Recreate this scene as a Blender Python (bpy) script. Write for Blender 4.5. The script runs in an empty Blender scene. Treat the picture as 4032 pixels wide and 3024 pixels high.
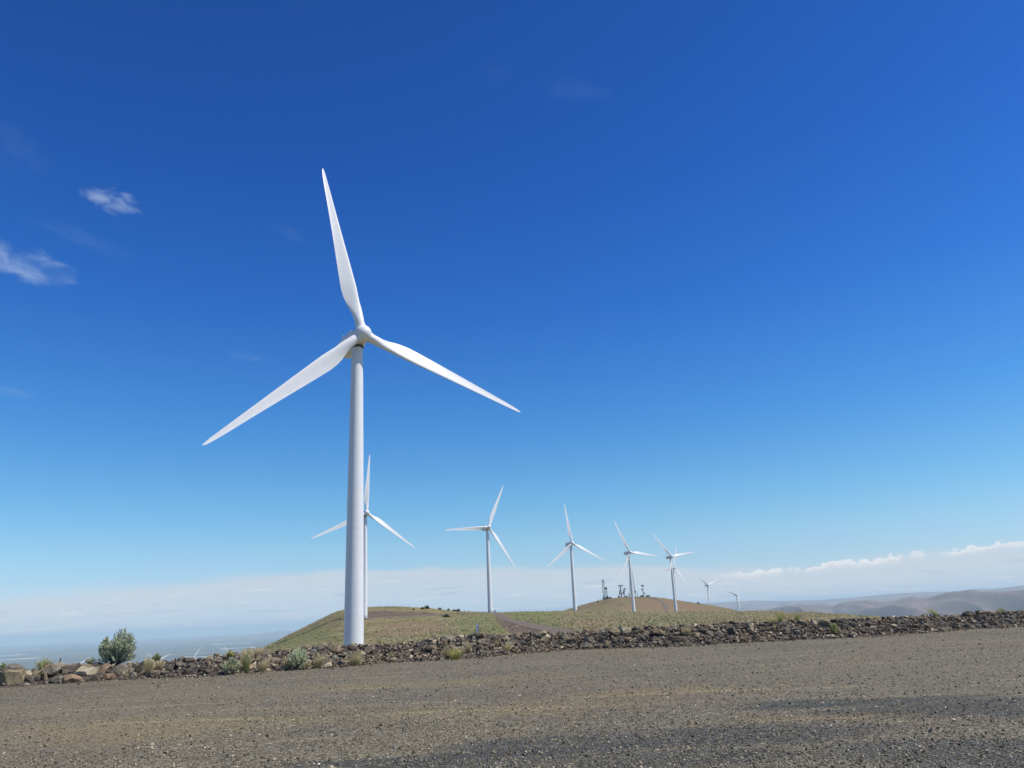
import bpy, bmesh, math, random
import numpy as np
from mathutils import Matrix, Vector
from mathutils.bvhtree import BVHTree

# ------------------------------------------------------------------ camera, world, sun, exposure
SC = bpy.context.scene
COL = SC.collection
EYE = 1.6                                   # eye height above the gravel lot
FPX, CX, CY = 3028.0, 2016.0, 1512.0        # lens of the photograph, in its own pixels
PITCH, ROLL = math.radians(16.7), math.radians(2.75)
SUN_EL, SUN_AZ = math.radians(55), math.radians(100)   # azimuth clockwise from +Y

_F = np.array([0, math.cos(PITCH), math.sin(PITCH)])
_R = np.array([1.0, 0, 0])
_U = np.array([0, -math.sin(PITCH), math.cos(PITCH)])
XI = math.cos(ROLL) * _R - math.sin(ROLL) * _U
UI = math.sin(ROLL) * _R + math.cos(ROLL) * _U

cam_data = bpy.data.cameras.new('camera')
cam_data.sensor_fit = 'HORIZONTAL'
cam_data.sensor_width = 36.0
cam_data.lens = FPX / 4032 * 36
cam_data.clip_start = 0.1
cam_data.clip_end = 300000
cam = bpy.data.objects.new('camera', cam_data)
m = Matrix.Identity(4)
for i in range(3):
    m[i][0], m[i][1], m[i][2] = XI[i], UI[i], -_F[i]
cam.matrix_world = Matrix.Translation((0, 0, EYE)) @ m
COL.objects.link(cam)
SC.camera = cam

SC.view_settings.view_transform = 'Standard'
SC.view_settings.look = 'None'
SC.view_settings.gamma = 1
SC.view_settings.use_curve_mapping = False
SC.view_settings.exposure = 0.0
SC.cycles.use_denoising = True
SC.cycles.volume_bounces = 1
SC.cycles.max_bounces = 6
SC.render.film_transparent = False


def ray(px, py):
    v = _F + XI * (px - CX) / FPX - UI * (py - CY) / FPX
    return v / np.linalg.norm(v)


def horizon(px):
    lo, hi = 1500.0, 3000.0
    for _ in range(40):
        mid = (lo + hi) / 2
        if ray(px, mid)[2] > 0: lo = mid
        else: hi = mid
    return lo


def azel(px, py):
    v = ray(px, py)
    return math.degrees(math.atan2(v[0], v[1])), math.degrees(math.asin(v[2]))


class NT:
    """short-hand for building node trees"""
    def __init__(s, tree):
        s.t = tree
    def n(s, kind, **kw):
        o = s.t.nodes.new(kind)
        for k, v in kw.items(): setattr(o, k, v)
        return o
    def put(s, sock, v):
        if isinstance(v, bpy.types.NodeSocket): s.t.links.new(v, sock)
        elif v is not None: sock.default_value = v
    def m(s, op, a, b=None, c=None, clamp=False):
        o = s.n('ShaderNodeMath', operation=op, use_clamp=clamp)
        for i, v in enumerate((a, b, c)): s.put(o.inputs[i], v)
        return o.outputs[0]
    def ramp(s, fac, stops, interp='LINEAR'):
        o = s.n('ShaderNodeValToRGB')
        o.color_ramp.interpolation = interp
        e = o.color_ramp.elements
        while len(e) < len(stops): e.new(0.5)
        for el, (p, c) in zip(e, stops):
            el.position = p
            el.color = (*(c if hasattr(c, '__len__') else (c, c, c)), 1)
        s.put(o.inputs[0], fac)
        return o.outputs[0]
    def mix(s, f, a, b, mode='MIX'):
        o = s.n('ShaderNodeMix', data_type='RGBA', blend_type=mode)
        s.put(o.inputs[0], f)
        for k, v in ((6, a), (7, b)):
            if isinstance(v, tuple) and len(v) == 3: v = (*v, 1)
            s.put(o.inputs[k], v)
        return o.outputs[2]
    def noise(s, vec, scale, detail=3, rough=0.5, dist=0.0):
        o = s.n('ShaderNodeTexNoise')
        s.put(o.inputs['Vector'], vec)
        o.inputs['Scale'].default_value = scale
        o.inputs['Detail'].default_value = detail
        o.inputs['Roughness'].default_value = rough
        o.inputs['Distortion'].default_value = dist
        return o.outputs['Fac']
    def xyz(s, x, y, z):
        o = s.n('ShaderNodeCombineXYZ')
        for i, v in enumerate((x, y, z)): s.put(o.inputs[i], v)
        return o.outputs[0]
    def step(s, v, a, b):
        o = s.n('ShaderNodeMapRange', interpolation_type='SMOOTHSTEP')
        s.put(o.inputs[0], v); s.put(o.inputs[1], a); s.put(o.inputs[2], b)
        return o.outputs[0]


def build_world():
    w = bpy.data.worlds.new('World')
    SC.world = w
    w.use_nodes = True
    t = NT(w.node_tree)
    bg = w.node_tree.nodes['Background']
    sky = t.n('ShaderNodeTexSky', sky_type='NISHITA')
    sky.sun_disc = False
    sky.sun_elevation, sky.sun_rotation = SUN_EL, SUN_AZ
    sky.altitude, sky.air_density, sky.dust_density, sky.ozone_density = 1000, 1, 1, 1
    tc = t.n('ShaderNodeTexCoord')
    sp = t.n('ShaderNodeSeparateXYZ')
    t.put(sp.inputs[0], tc.outputs['Generated'])
    el = t.m('MULTIPLY', t.m('ARCSINE', sp.outputs[2]), 57.29578)
    az = t.m('MULTIPLY', t.m('ARCTAN2', sp.outputs[0], sp.outputs[1]), 57.29578)
    # deep dry-air blue: the sky is tinted by elevation
    tint = t.ramp(t.m('DIVIDE', el, 50, clamp=True), SKY_TINT)
    c = t.mix(1.0, sky.outputs[0], tint, 'MULTIPLY')
    S = 1 / 0.1                                    # cloud colours below are given as seen, at strength 0.1
    def seen(r, g, b): return (r * S, g * S, b * S)
    # thin wisps high on the left
    for (px, py, ax, ay, rot, amt, seed) in ((450, 795, 2.7, .95, 7, .36, 1.3), (80, 1035, 4.6, 1.35, 9, .31, 4.1),
                                             (340, 945, 4.5, .7, 12, .03, 2.7), (90, 600, 3, 2.0, 30, .025, 6.0), (2270, 360, 4, 1.2, 10, .025, 8.2),
                                             (1000, 1410, 2.2, .4, 5, .05, 3.6), (1960, 285, 2, .8, 8, .015, 5.6), (30, 1540, 2.5, .6, 4, .05, 7.1), (1140, 920, 2, .6, 20, .03, 7.7)):
        a0, e0 = azel(px, py)
        cr, sr = math.cos(math.radians(rot)), math.sin(math.radians(rot))
        da, de = t.m('SUBTRACT', az, a0), t.m('SUBTRACT', el, e0)
        u = t.m('DIVIDE', t.m('ADD', t.m('MULTIPLY', da, cr), t.m('MULTIPLY', de, -sr)), ax)
        v = t.m('DIVIDE', t.m('ADD', t.m('MULTIPLY', da, sr), t.m('MULTIPLY', de, cr)), ay)
        r2 = t.m('ADD', t.m('MULTIPLY', u, u), t.m('MULTIPLY', v, v))
        nz = t.noise(t.xyz(t.m('MULTIPLY', u, 1.6), t.m('MULTIPLY', v, 1.1), seed), 1.2, 5, .5, .5)
        k = t.m('SUBTRACT', t.m('ADD', t.m('MULTIPLY', nz, 1.9), .05), t.m('MULTIPLY', r2, .8))
        k = t.m('MULTIPLY', t.step(k, .40, 1.35), amt)
        c = t.mix(k, c, (*seen(.66, .80, .92), 1))
    # far bank of pale cloud along the horizon
    top = t.m('MULTIPLY', t.ramp(t.m('DIVIDE', t.m('ADD', az, 35), 70, clamp=True),
              [(0, .50), (.12, .58), (.24, .70), (.36, .72), (.50, .66), (.62, .60), (.70, .50), (.78, .44), (.86, .50), (1, .58)]), 5.0)
    n1 = t.noise(t.xyz(t.m('MULTIPLY', az, .22), t.m('MULTIPLY', el, .9), 2.0), 1.0, 6, .55, .3)
    d = t.m('SUBTRACT', t.m('ADD', top, t.m('MULTIPLY', t.m('SUBTRACT', n1, .5), 1.1)), el)
    soft = t.ramp(t.m('DIVIDE', t.m('ADD', az, 35), 70, clamp=True), [(0, 1.0), (.14, .8), (.30, .35), (.62, .35), (.75, .8), (1, .8)])
    a = t.m('MULTIPLY', t.step(d, t.m('MULTIPLY', soft, -.5), t.m('MULTIPLY', soft, .9)), .74)
    low = t.step(d, .2, 2.6)
    bank = t.mix(low, (*seen(.62, .67, .75), 1), (*seen(.53, .66, .80), 1))
    c = t.mix(a, c, bank)
    # streaks of brighter cloud inside the bank
    n2 = t.noise(t.xyz(t.m('MULTIPLY', az, .35), t.m('MULTIPLY', el, 3.2), 5.0), 1.0, 6, .6, .4)
    k2 = t.m('MULTIPLY', t.m('MULTIPLY', t.step(n2, .54, .70), t.step(d, .3, 1.2)), .70)
    c = t.mix(k2, c, (*seen(.72, .76, .82), 1))
    n4 = t.noise(t.xyz(t.m('MULTIPLY', az, .28), t.m('MULTIPLY', el, 2.6), 15.0), 1.0, 6, .6, .4)
    k4 = t.m('MULTIPLY', t.m('MULTIPLY', t.step(n4, .54, .70), t.step(d, .3, 1.2)), .50)
    c = t.mix(k4, c, (*seen(.42, .51, .66), 1))
    # puffy sunlit tops at the right end of the bank
    ct = t.m('MULTIPLY', t.ramp(t.m('DIVIDE', az, 40, clamp=True), [(.30, .40), (.42, .44), (.58, .49), (.70, .54), (.79, .61), (1, .62)]), 5.0)
    n5 = t.noise(t.xyz(t.m('MULTIPLY', az, .55), .5, 31.0), 1.0, 2, .5)
    n3 = t.noise(t.xyz(t.m('MULTIPLY', az, 1.9), t.m('MULTIPLY', el, 3.4), 9.0), 1.0, 6, .6)
    ctop = t.m('ADD', ct, t.m('ADD', t.m('MULTIPLY', t.m('SUBTRACT', n5, .52), 1.1), t.m('MULTIPLY', t.m('SUBTRACT', n3, .5), 1.0)))
    dd = t.m('SUBTRACT', ctop, el)
    base = t.m('SUBTRACT', ct, .42)
    n6 = t.noise(t.xyz(t.m('MULTIPLY', az, .42), .5, 77.0), 1.0, 3, .55)
    k3 = t.m('MULTIPLY', t.m('MULTIPLY', t.m('MULTIPLY', t.step(dd, -.02, .13), t.step(n6, .36, .52)), t.step(el, t.m('SUBTRACT', base, .4), t.m('ADD', base, .25))), t.step(az, 12.5, 17))
    puff = t.mix(t.step(dd, .0, .55), (*seen(.84, .86, .90), 1), (*seen(.66, .71, .78), 1))
    c = t.mix(t.m('MULTIPLY', k3, .95), c, puff)
    t.put(bg.inputs[0], c)
    bg.inputs[1].default_value = 0.1


SKY_TINT = [(0.0, (.95, 1.12, 1.72)), (.06, (.84, 1.06, 1.36)), (.10, (.78, 1.10, 1.33)), (.16, (.60, 1.08, 1.36)), (.27, (.36, .94, 1.47)),
            (.44, (.205, .73, 1.52)), (.63, (.16, .60, 1.42)), (.86, (.145, .535, 1.28)), (1, (.09, .33, .85))]
build_world()

sun_data = bpy.data.lights.new('sun', 'SUN')
sun_data.energy = 5.0
sun_data.angle = math.radians(0.53)
sun_data.color = (1.0, .95, .86)
sun = bpy.data.objects.new('sun', sun_data)
sd = Vector((math.sin(SUN_AZ) * math.cos(SUN_EL), math.cos(SUN_AZ) * math.cos(SUN_EL), math.sin(SUN_EL)))
sun.rotation_euler = sd.to_track_quat('Z', 'Y').to_euler()
sun.location = (60, -10, 90)
COL.objects.link(sun)

# ------------------------------------------------------------------ helpers
RNG = np.random.default_rng(7)
random.seed(7)


def tag(o, label=None, cat=None, group=None, kind=None):
    for k, v in (('label', label), ('category', cat), ('group', group), ('kind', kind)):
        if v: o[k] = v
    return o


def mesh_np(name, V, F, smooth=False, col=None):
    """mesh from an (n,3) array and an (m,3|4) face array"""
    V = np.asarray(V, np.float32); F = np.asarray(F, np.int32)
    me = bpy.data.meshes.new(name)
    me.vertices.add(len(V)); me.vertices.foreach_set('co', V.ravel())
    k = F.shape[1]
    me.loops.add(F.size); me.loops.foreach_set('vertex_index', F.ravel())
    me.polygons.add(len(F)); me.polygons.foreach_set('loop_start', np.arange(len(F), dtype=np.int32) * k)
    me.update(calc_edges=True)
    me.polygons.foreach_set('use_smooth', np.full(len(F), smooth))
    if col is not None:
        c = np.ones((len(V), 4), np.float32); c[:, :np.asarray(col).shape[1]] = col
        at = me.attributes.new('Col', 'FLOAT_COLOR', 'POINT')
        at.data.foreach_set('color', c.ravel())
    me.validate()
    return me


def obj(name, me, mat=None, parent=None):
    o = bpy.data.objects.new(name, me)
    if mat and not me.materials: me.materials.append(mat)
    if parent: o.parent = parent
    COL.objects.link(o)
    return o


def empty(name, loc, rz=0.0):
    o = bpy.data.objects.new(name, None)
    o.location = loc; o.rotation_euler = (0, 0, rz)
    o.empty_display_size = .3
    COL.objects.link(o)
    return o


class MB:
    """collects simple solids; build() joins them into one mesh object"""
    def __init__(s): s.v, s.f = [], []
    def add(s, V, F):
        b = len(s.v); s.v += [tuple(p) for p in V]; s.f += [tuple(b + i for i in q) for q in F]
    def box(s, x0, x1, y0, y1, z0, z1):
        s.add([(x, y, z) for z in (z0, z1) for y in (y0, y1) for x in (x0, x1)],
              [(0, 2, 3, 1), (4, 5, 7, 6), (0, 1, 5, 4), (1, 3, 7, 5), (3, 2, 6, 7), (2, 0, 4, 6)])
    def tube(s, p, q, r0, r1=None, n=8):
        p, q = Vector(p), Vector(q); r1 = r0 if r1 is None else r1
        d = (q - p).normalized(); a = d.orthogonal().normalized(); b = d.cross(a)
        V = []
        for c, r in ((p, r0), (q, r1)):
            V += [c + (a * math.cos(2 * math.pi * i / n) + b * math.sin(2 * math.pi * i / n)) * r for i in range(n)]
        s.add(V, [(i, (i + 1) % n, n + (i + 1) % n, n + i) for i in range(n)] + [tuple(range(n - 1, -1, -1)), tuple(range(n, 2 * n))])
    def loft(s, rings, cap=True):
        n = len(rings[0]); V = [p for r in rings for p in r]
        F = [(k * n + i, k * n + (i + 1) % n, (k + 1) * n + (i + 1) % n, (k + 1) * n + i) for k in range(len(rings) - 1) for i in range(n)]
        if cap: F += [tuple(range(n - 1, -1, -1)), tuple(range((len(rings) - 1) * n, len(rings) * n))]
        s.add(V, F)
    def mesh(s, name, smooth=False):
        me = bpy.data.meshes.new(name); me.from_pydata(s.v, [], s.f)
        bm = bmesh.new(); bm.from_mesh(me); bmesh.ops.recalc_face_normals(bm, faces=bm.faces); bm.to_mesh(me); bm.free()
        if smooth: me.polygons.foreach_set('use_smooth', np.full(len(me.polygons), True))
        me.update()
        return me
    def build(s, name, mat, parent=None, smooth=False):
        return obj(name, s.mesh(name, smooth), mat, parent)


def smooth_by_angle(me, deg=35):
    me.polygons.foreach_set('use_smooth', np.full(len(me.polygons), True))
    me.set_sharp_from_angle(angle=math.radians(deg))


def hash2(ix, iy, seed):
    h = (ix.astype(np.int64) * 374761393 + iy.astype(np.int64) * 668265263 + seed * 974634777) & 0xffffffff
    h = ((h ^ (h >> 13)) * 1274126177) & 0xffffffff
    return ((h ^ (h >> 16)) & 0xffffff) / float(0xffffff)


def vnoise(x, y, seed=0):
    ix, iy = np.floor(x), np.floor(y); fx, fy = x - ix, y - iy
    fx = fx * fx * (3 - 2 * fx); fy = fy * fy * (3 - 2 * fy)
    a, b = hash2(ix, iy, seed), hash2(ix + 1, iy, seed)
    c, d = hash2(ix, iy + 1, seed), hash2(ix + 1, iy + 1, seed)
    return (a + (b - a) * fx) * (1 - fy) + (c + (d - c) * fx) * fy


def fbm(x, y, seed=0, oct=4, gain=.5):
    r, a, s = 0, 1, 0
    for k in range(oct):
        r = r + a * vnoise(x * 2 ** k, y * 2 ** k, seed + k); s += a; a *= gain
    return r / s


def gauss(a, sig, axis):
    n = int(3 * sig) + 1
    k = np.exp(-.5 * (np.arange(-n, n + 1) / sig) ** 2); k /= k.sum()
    pad = [(0, 0)] * a.ndim; pad[axis] = (n, n)
    p = np.pad(a, pad, mode='edge')
    return np.apply_along_axis(lambda v: np.convolve(v, k, mode='valid'), axis, p)


# ------------------------------------------------------------------ materials
def mat_new(name):
    mt = bpy.data.materials.new(name); mt.use_nodes = True
    t = NT(mt.node_tree); b = mt.node_tree.nodes['Principled BSDF']
    b.inputs['Specular IOR Level'].default_value = .25
    return mt, t, b


def simple(name, c, rough=.6, metal=0.0, var=.12, scale=2.0, spec=.3):
    mt, t, b = mat_new(name)
    tc = t.n('ShaderNodeTexCoord')
    n = t.noise(tc.outputs['Object'], scale, 5, .6)
    lo, hi = tuple(x * (1 - var) for x in c), tuple(min(1, x * (1 + var)) for x in c)
    t.put(b.inputs['Base Color'], t.ramp(n, [(.3, lo), (.7, hi)]))
    b.inputs['Roughness'].default_value = rough; b.inputs['Metallic'].default_value = metal
    b.inputs['Specular IOR Level'].default_value = spec
    return mt


def bump(t, b, height, strength, dist):
    o = t.n('ShaderNodeBump'); o.inputs['Strength'].default_value = strength; o.inputs['Distance'].default_value = dist
    t.put(o.inputs['Height'], height); t.put(b.inputs['Normal'], o.outputs[0])


def mat_white():
    mt, t, b = mat_new('white_turbine_paint')
    tc = t.n('ShaderNodeTexCoord')
    n = t.noise(tc.outputs['Object'], .7, 5, .65)
    t.put(b.inputs['Base Color'], t.ramp(n, [(.3, (.72, .72, .71)), (.65, (.77, .77, .765))]))
    b.inputs['Roughness'].default_value = .38; b.inputs['Specular IOR Level'].default_value = .4
    return mt


def mat_tower():
    mt, t, b = mat_new('white_tower_paint')
    tc = t.n('ShaderNodeTexCoord'); sp = t.n('ShaderNodeSeparateXYZ'); t.put(sp.inputs[0], tc.outputs['Object'])
    z = t.m('MODULO', sp.outputs[2], 2.85)
    seam = t.m('LESS_THAN', t.m('ABSOLUTE', t.m('SUBTRACT', z, 1.4)), .035)
    n = t.noise(t.xyz(sp.outputs[0], sp.outputs[1], t.m('MULTIPLY', sp.outputs[2], .12)), 1.6, 5, .65)
    c = t.ramp(n, [(.3, (.71, .712, .71)), (.65, (.76, .76, .755))])
    c = t.mix(t.m('MULTIPLY', seam, .25), c, (.42, .42, .43, 1))
    t.put(b.inputs['Base Color'], c)
    b.inputs['Roughness'].default_value = .36; b.inputs['Specular IOR Level'].default_value = .4
    bump(t, b, seam, .3, .02)
    return mt


def mat_gravel():
    mt, t, b = mat_new('crushed_gravel')
    tc = t.n('ShaderNodeTexCoord'); P = tc.outputs['Object']
    def vor(scale):
        v = t.n('ShaderNodeTexVoronoi'); t.put(v.inputs['Vector'], P); v.inputs['Scale'].default_value = scale
        s = t.n('ShaderNodeSeparateColor'); t.put(s.inputs[0], v.outputs['Color'])
        return v.outputs['Distance'], s.outputs[0], s.outputs[1]
    d1, r1, g1 = vor(36)
    d2, r2, g2 = vor(84)
    grain = t.m('ADD', t.m('MULTIPLY', r1, .62), t.m('MULTIPLY', r2, .38))
    c = t.ramp(grain, [(.10, (.018, .015, .010)), (.28, (.100, .083, .055)), (.50, (.205, .174, .114)), (.70, (.335, .288, .194)), (.92, (.52, .46, .325))])
    # broad patches: compacted dark wheel tracks, tan dusty parts, reddish earth
    sp = t.n('ShaderNodeSeparateXYZ'); t.put(sp.inputs[0], P)
    x, y = sp.outputs[0], sp.outputs[1]
    st = t.noise(t.xyz(t.m('MULTIPLY', x, .16), t.m('MULTIPLY', t.m('ADD', y, t.m('MULTIPLY', x, .06)), .62), 3.0), 1.0, 4, .55, .5)
    big = t.noise(P, .17, 4, .6)
    dust = t.step(big, .42, .66)
    c = t.mix(t.m('MULTIPLY', dust, .46), c, (.275, .232, .148, 1))
    c = t.mix(t.m('MULTIPLY', t.step(t.noise(P, .09, 3, .5), .50, .62), .16), c, (.19, .122, .086, 1))
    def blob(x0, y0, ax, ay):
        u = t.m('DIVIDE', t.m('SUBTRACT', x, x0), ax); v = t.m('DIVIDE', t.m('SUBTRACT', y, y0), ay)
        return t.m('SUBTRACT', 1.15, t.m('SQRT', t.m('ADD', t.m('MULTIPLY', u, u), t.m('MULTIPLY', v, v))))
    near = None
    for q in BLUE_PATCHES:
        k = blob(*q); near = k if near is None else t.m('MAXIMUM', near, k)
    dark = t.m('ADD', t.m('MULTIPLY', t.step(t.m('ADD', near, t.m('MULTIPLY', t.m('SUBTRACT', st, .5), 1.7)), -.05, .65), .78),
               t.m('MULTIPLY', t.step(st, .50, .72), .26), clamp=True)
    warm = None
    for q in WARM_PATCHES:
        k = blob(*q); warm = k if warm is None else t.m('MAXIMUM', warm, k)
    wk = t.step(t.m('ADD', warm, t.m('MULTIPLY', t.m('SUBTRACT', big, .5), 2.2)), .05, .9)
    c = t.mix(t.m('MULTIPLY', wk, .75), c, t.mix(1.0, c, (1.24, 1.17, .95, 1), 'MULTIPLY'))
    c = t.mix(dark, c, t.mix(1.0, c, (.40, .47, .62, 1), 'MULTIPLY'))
    # wheel tracks: pairs of loose, paler strips curving across the lot
    br = t.noise(t.xyz(t.m('MULTIPLY', x, .35), t.m('MULTIPLY', y, .9), 12.0), 1.0, 4, .6)
    tr = None
    for y0, m_, q_ in ((10.6, .09, .006), (12.3, .09, .006), (14.6, -.10, .004), (16.3, -.10, .004), (19.5, .13, .003), (21.2, .13, .003), (24.8, .05, .001), (26.4, .05, .001)):
        yy = t.m('ADD', t.m('ADD', t.m('MULTIPLY', x, m_), t.m('MULTIPLY', t.m('MULTIPLY', x, x), q_)), y0)
        k = t.step(t.m('ABSOLUTE', t.m('SUBTRACT', y, yy)), .26, .08); tr = k if tr is None else t.m('MAXIMUM', tr, k)
    c = t.mix(t.m('MULTIPLY', t.m('MULTIPLY', tr, t.step(br, .42, .60)), .55), c, t.mix(1.0, c, (1.55, 1.5, 1.38, 1), 'MULTIPLY'))
    t.put(b.inputs['Base Color'], c)
    b.inputs['Roughness'].default_value = .85
    h = t.m('ADD', t.m('MULTIPLY', d1, -.7), t.m('MULTIPLY', d2, -.3))
    bump(t, b, h, 1.0, .05)
    return mt


def mat_attr(name, rough=.85, var=.25, scale=3.0, bumpy=0.0):
    """colour from the mesh attribute, mottled a little"""
    mt, t, b = mat_new(name)
    a = t.n('ShaderNodeVertexColor', layer_name='Col')
    tc = t.n('ShaderNodeTexCoord'); n = t.noise(tc.outputs['Object'], scale, 4, .6)
    c = t.mix(1.0, a.outputs[0], t.ramp(n, [(.3, 1 - var), (.7, 1 + var)]), 'MULTIPLY')
    t.put(b.inputs['Base Color'], c); b.inputs['Roughness'].default_value = rough
    b.inputs['Specular IOR Level'].default_value = .12
    if bumpy: bump(t, b, n, bumpy, .05)
    return mt


def mat_leaf():
    mt, t, b = mat_new('leaves_and_stalks')
    a = t.n('ShaderNodeVertexColor', layer_name='Col')
    g = t.mix(1.0, a.outputs[0], (1.7, 1.52, 1.34, 1), 'MULTIPLY')
    t.put(b.inputs['Base Color'], g); b.inputs['Roughness'].default_value = .8; b.inputs['Specular IOR Level'].default_value = .1
    tr = t.n('ShaderNodeBsdfTranslucent'); t.put(tr.inputs[0], g)
    mx = t.n('ShaderNodeMixShader'); mx.inputs[0].default_value = .35
    t.put(mx.inputs[1], b.outputs[0]); t.put(mx.inputs[2], tr.outputs[0])
    t.put(mt.node_tree.nodes['Material Output'].inputs[0], mx.outputs[0])
    return mt


def mat_rock(name, c, c2):
    mt, t, b = mat_new(name)
    tc = t.n('ShaderNodeTexCoord'); P = tc.outputs['Object']; oi = t.n('ShaderNodeObjectInfo')
    v = t.n('ShaderNodeVectorMath', operation='ADD'); t.put(v.inputs[0], P)
    t.put(v.inputs[1], t.xyz(t.m('MULTIPLY', oi.outputs['Random'], 31), 0, t.m('MULTIPLY', oi.outputs['Random'], 17)))
    n = t.noise(v.outputs[0], 4.5, 7, .65, .4); n2 = t.noise(v.outputs[0], 15, 4, .6)
    k = t.ramp(n, [(.32, tuple(x * .6 for x in c)), (.5, c), (.68, c2)])
    g = t.m('ADD', 1.0, t.m('MULTIPLY', oi.outputs['Random'], .55))
    k = t.mix(1.0, k, t.xyz(t.m('MULTIPLY', g, 1.04), g, t.m('MULTIPLY', g, .87)), 'MULTIPLY')
    k = t.mix(t.m('MULTIPLY', t.step(n2, .62, .72), .35), k, (*[min(.6, x * 1.5 + .04) for x in c2], 1))
    t.put(b.inputs['Base Color'], k); b.inputs['Roughness'].default_value = .82
    bump(t, b, t.m('ADD', n, t.m('MULTIPLY', n2, .5)), .55, .05)
    return mt


def mat_hillside():
    """dry bunch-grass hillside; R of the attribute = bare soil, G = fresh green, B = tan"""
    mt, t, b = mat_new('dry_grass_hillside')
    a = t.n('ShaderNodeVertexColor', layer_name='Col'); s = t.n('ShaderNodeSeparateColor'); t.put(s.inputs[0], a.outputs[0])
    soil, fresh, tan = s.outputs
    tc = t.n('ShaderNodeTexCoord'); P = tc.outputs['Object']
    n1, n2, n3 = t.noise(P, .02, 4, .6), t.noise(P, .16, 5, .65, .3), t.noise(P, 1.1, 4, .7)
    c = t.ramp(t.m('ADD', t.m('MULTIPLY', n1, .5), t.m('MULTIPLY', n2, .5)),
               [(.36, (.105, .105, .048)), (.47, (.185, .162, .074)), (.56, (.245, .205, .105)), (.68, (.295, .225, .130))])
    c = t.mix(t.m('MULTIPLY', fresh, .7), c, (.175, .185, .072, 1))
    c = t.mix(t.m('MULTIPLY', tan, .7), c, (.250, .165, .105, 1))
    c = t.mix(t.m('MULTIPLY', t.step(n3, .52, .72), .55), c, (.040, .046, .024, 1))
    e = t.ramp(n2, [(.35, (.095, .070, .053)), (.65, (.175, .132, .098))])
    c = t.mix(t.step(t.m('ADD', soil, t.m('MULTIPLY', t.m('SUBTRACT', n3, .5), .6)), .35, .65), c, e)
    spz = t.n('ShaderNodeSeparateXYZ'); t.put(spz.inputs[0], P)
    far = t.m('MULTIPLY', t.step(spz.outputs[1], 1090, 1200), t.m('ADD', .08, t.m('MULTIPLY', n1, .65)))
    c = t.mix(far, c, (.185, .118, .076, 1))
    t.put(b.inputs['Base Color'], c); b.inputs['Roughness'].default_value = .95
    b.inputs['Specular IOR Level'].default_value = .05
    bump(t, b, t.m('ADD', n3, t.m('MULTIPLY', n2, 2)), .6, .35)
    return mt


def mat_bank():
    mt, t, b = mat_new('stony_earth_bank')
    tc = t.n('ShaderNodeTexCoord'); P = tc.outputs['Object']
    n, n2 = t.noise(P, .35, 4, .6), t.noise(P, 9, 5, .7)
    c = t.ramp(n2, [(.3, (.024, .021, .018)), (.5, (.075, .064, .053)), (.7, (.155, .132, .106))])
    c = t.mix(t.m('MULTIPLY', t.step(n, .57, .68), .4), c, (.120, .078, .056, 1))
    t.put(b.inputs['Base Color'], c); b.inputs['Roughness'].default_value = .95
    bump(t, b, n2, .9, .08)
    return mt


def mat_plain():
    mt, t, b = mat_new('valley_fields')
    tc = t.n('ShaderNodeTexCoord'); P = tc.outputs['Object']
    n, n2 = t.noise(P, .00016, 5, .6), t.noise(P, .0011, 4, .65)
    c = t.ramp(n, [(.35, (.040, .055, .050)), (.5, (.08, .080, .062)), (.65, (.15, .125, .095))])
    vz = t.n('ShaderNodeTexVoronoi'); t.put(vz.inputs['Vector'], P); vz.inputs['Scale'].default_value = .0011
    s = t.n('ShaderNodeSeparateColor'); t.put(s.inputs[0], vz.outputs['Color'])
    c = t.mix(.45, c, t.ramp(s.outputs[0], [(.2, (.02, .035, .025)), (.6, (.07, .07, .05)), (.95, (.20, .17, .13))]))
    c = t.mix(t.m('MULTIPLY', t.m('GREATER_THAN', s.outputs[1], .95), t.step(n2, .46, .6)), c, (.75, .74, .70, 1))
    t.put(b.inputs['Base Color'], c); b.inputs['Roughness'].default_value = 1
    b.inputs['Specular IOR Level'].default_value = 0
    return mt


def mat_far_hills():
    mt, t, b = mat_new('bare_far_hills')
    tc = t.n('ShaderNodeTexCoord'); n = t.noise(tc.outputs['Object'], .0012, 5, .6)
    t.put(b.inputs['Base Color'], t.ramp(n, [(.35, (.125, .090, .084)), (.6, (.225, .160, .142))])); b.inputs['Roughness'].default_value = 1
    b.inputs['Specular IOR Level'].default_value = 0
    return mt


# ------------------------------------------------------------------ ground: one polar sheet in three pieces, lot -> bank -> hillside
def at_plane(px, py, z=0.0):
    v = ray(px, py); k = (z - EYE) / v[2]
    return v[0] * k, v[1] * k


def at_dist(px, py, D):
    v = ray(px, py); k = D / math.hypot(v[0], v[1])
    return np.array([v[0] * k, v[1] * k, EYE + v[2] * k])


def az_px(px):
    return azel(px, horizon(px))[0]


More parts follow.
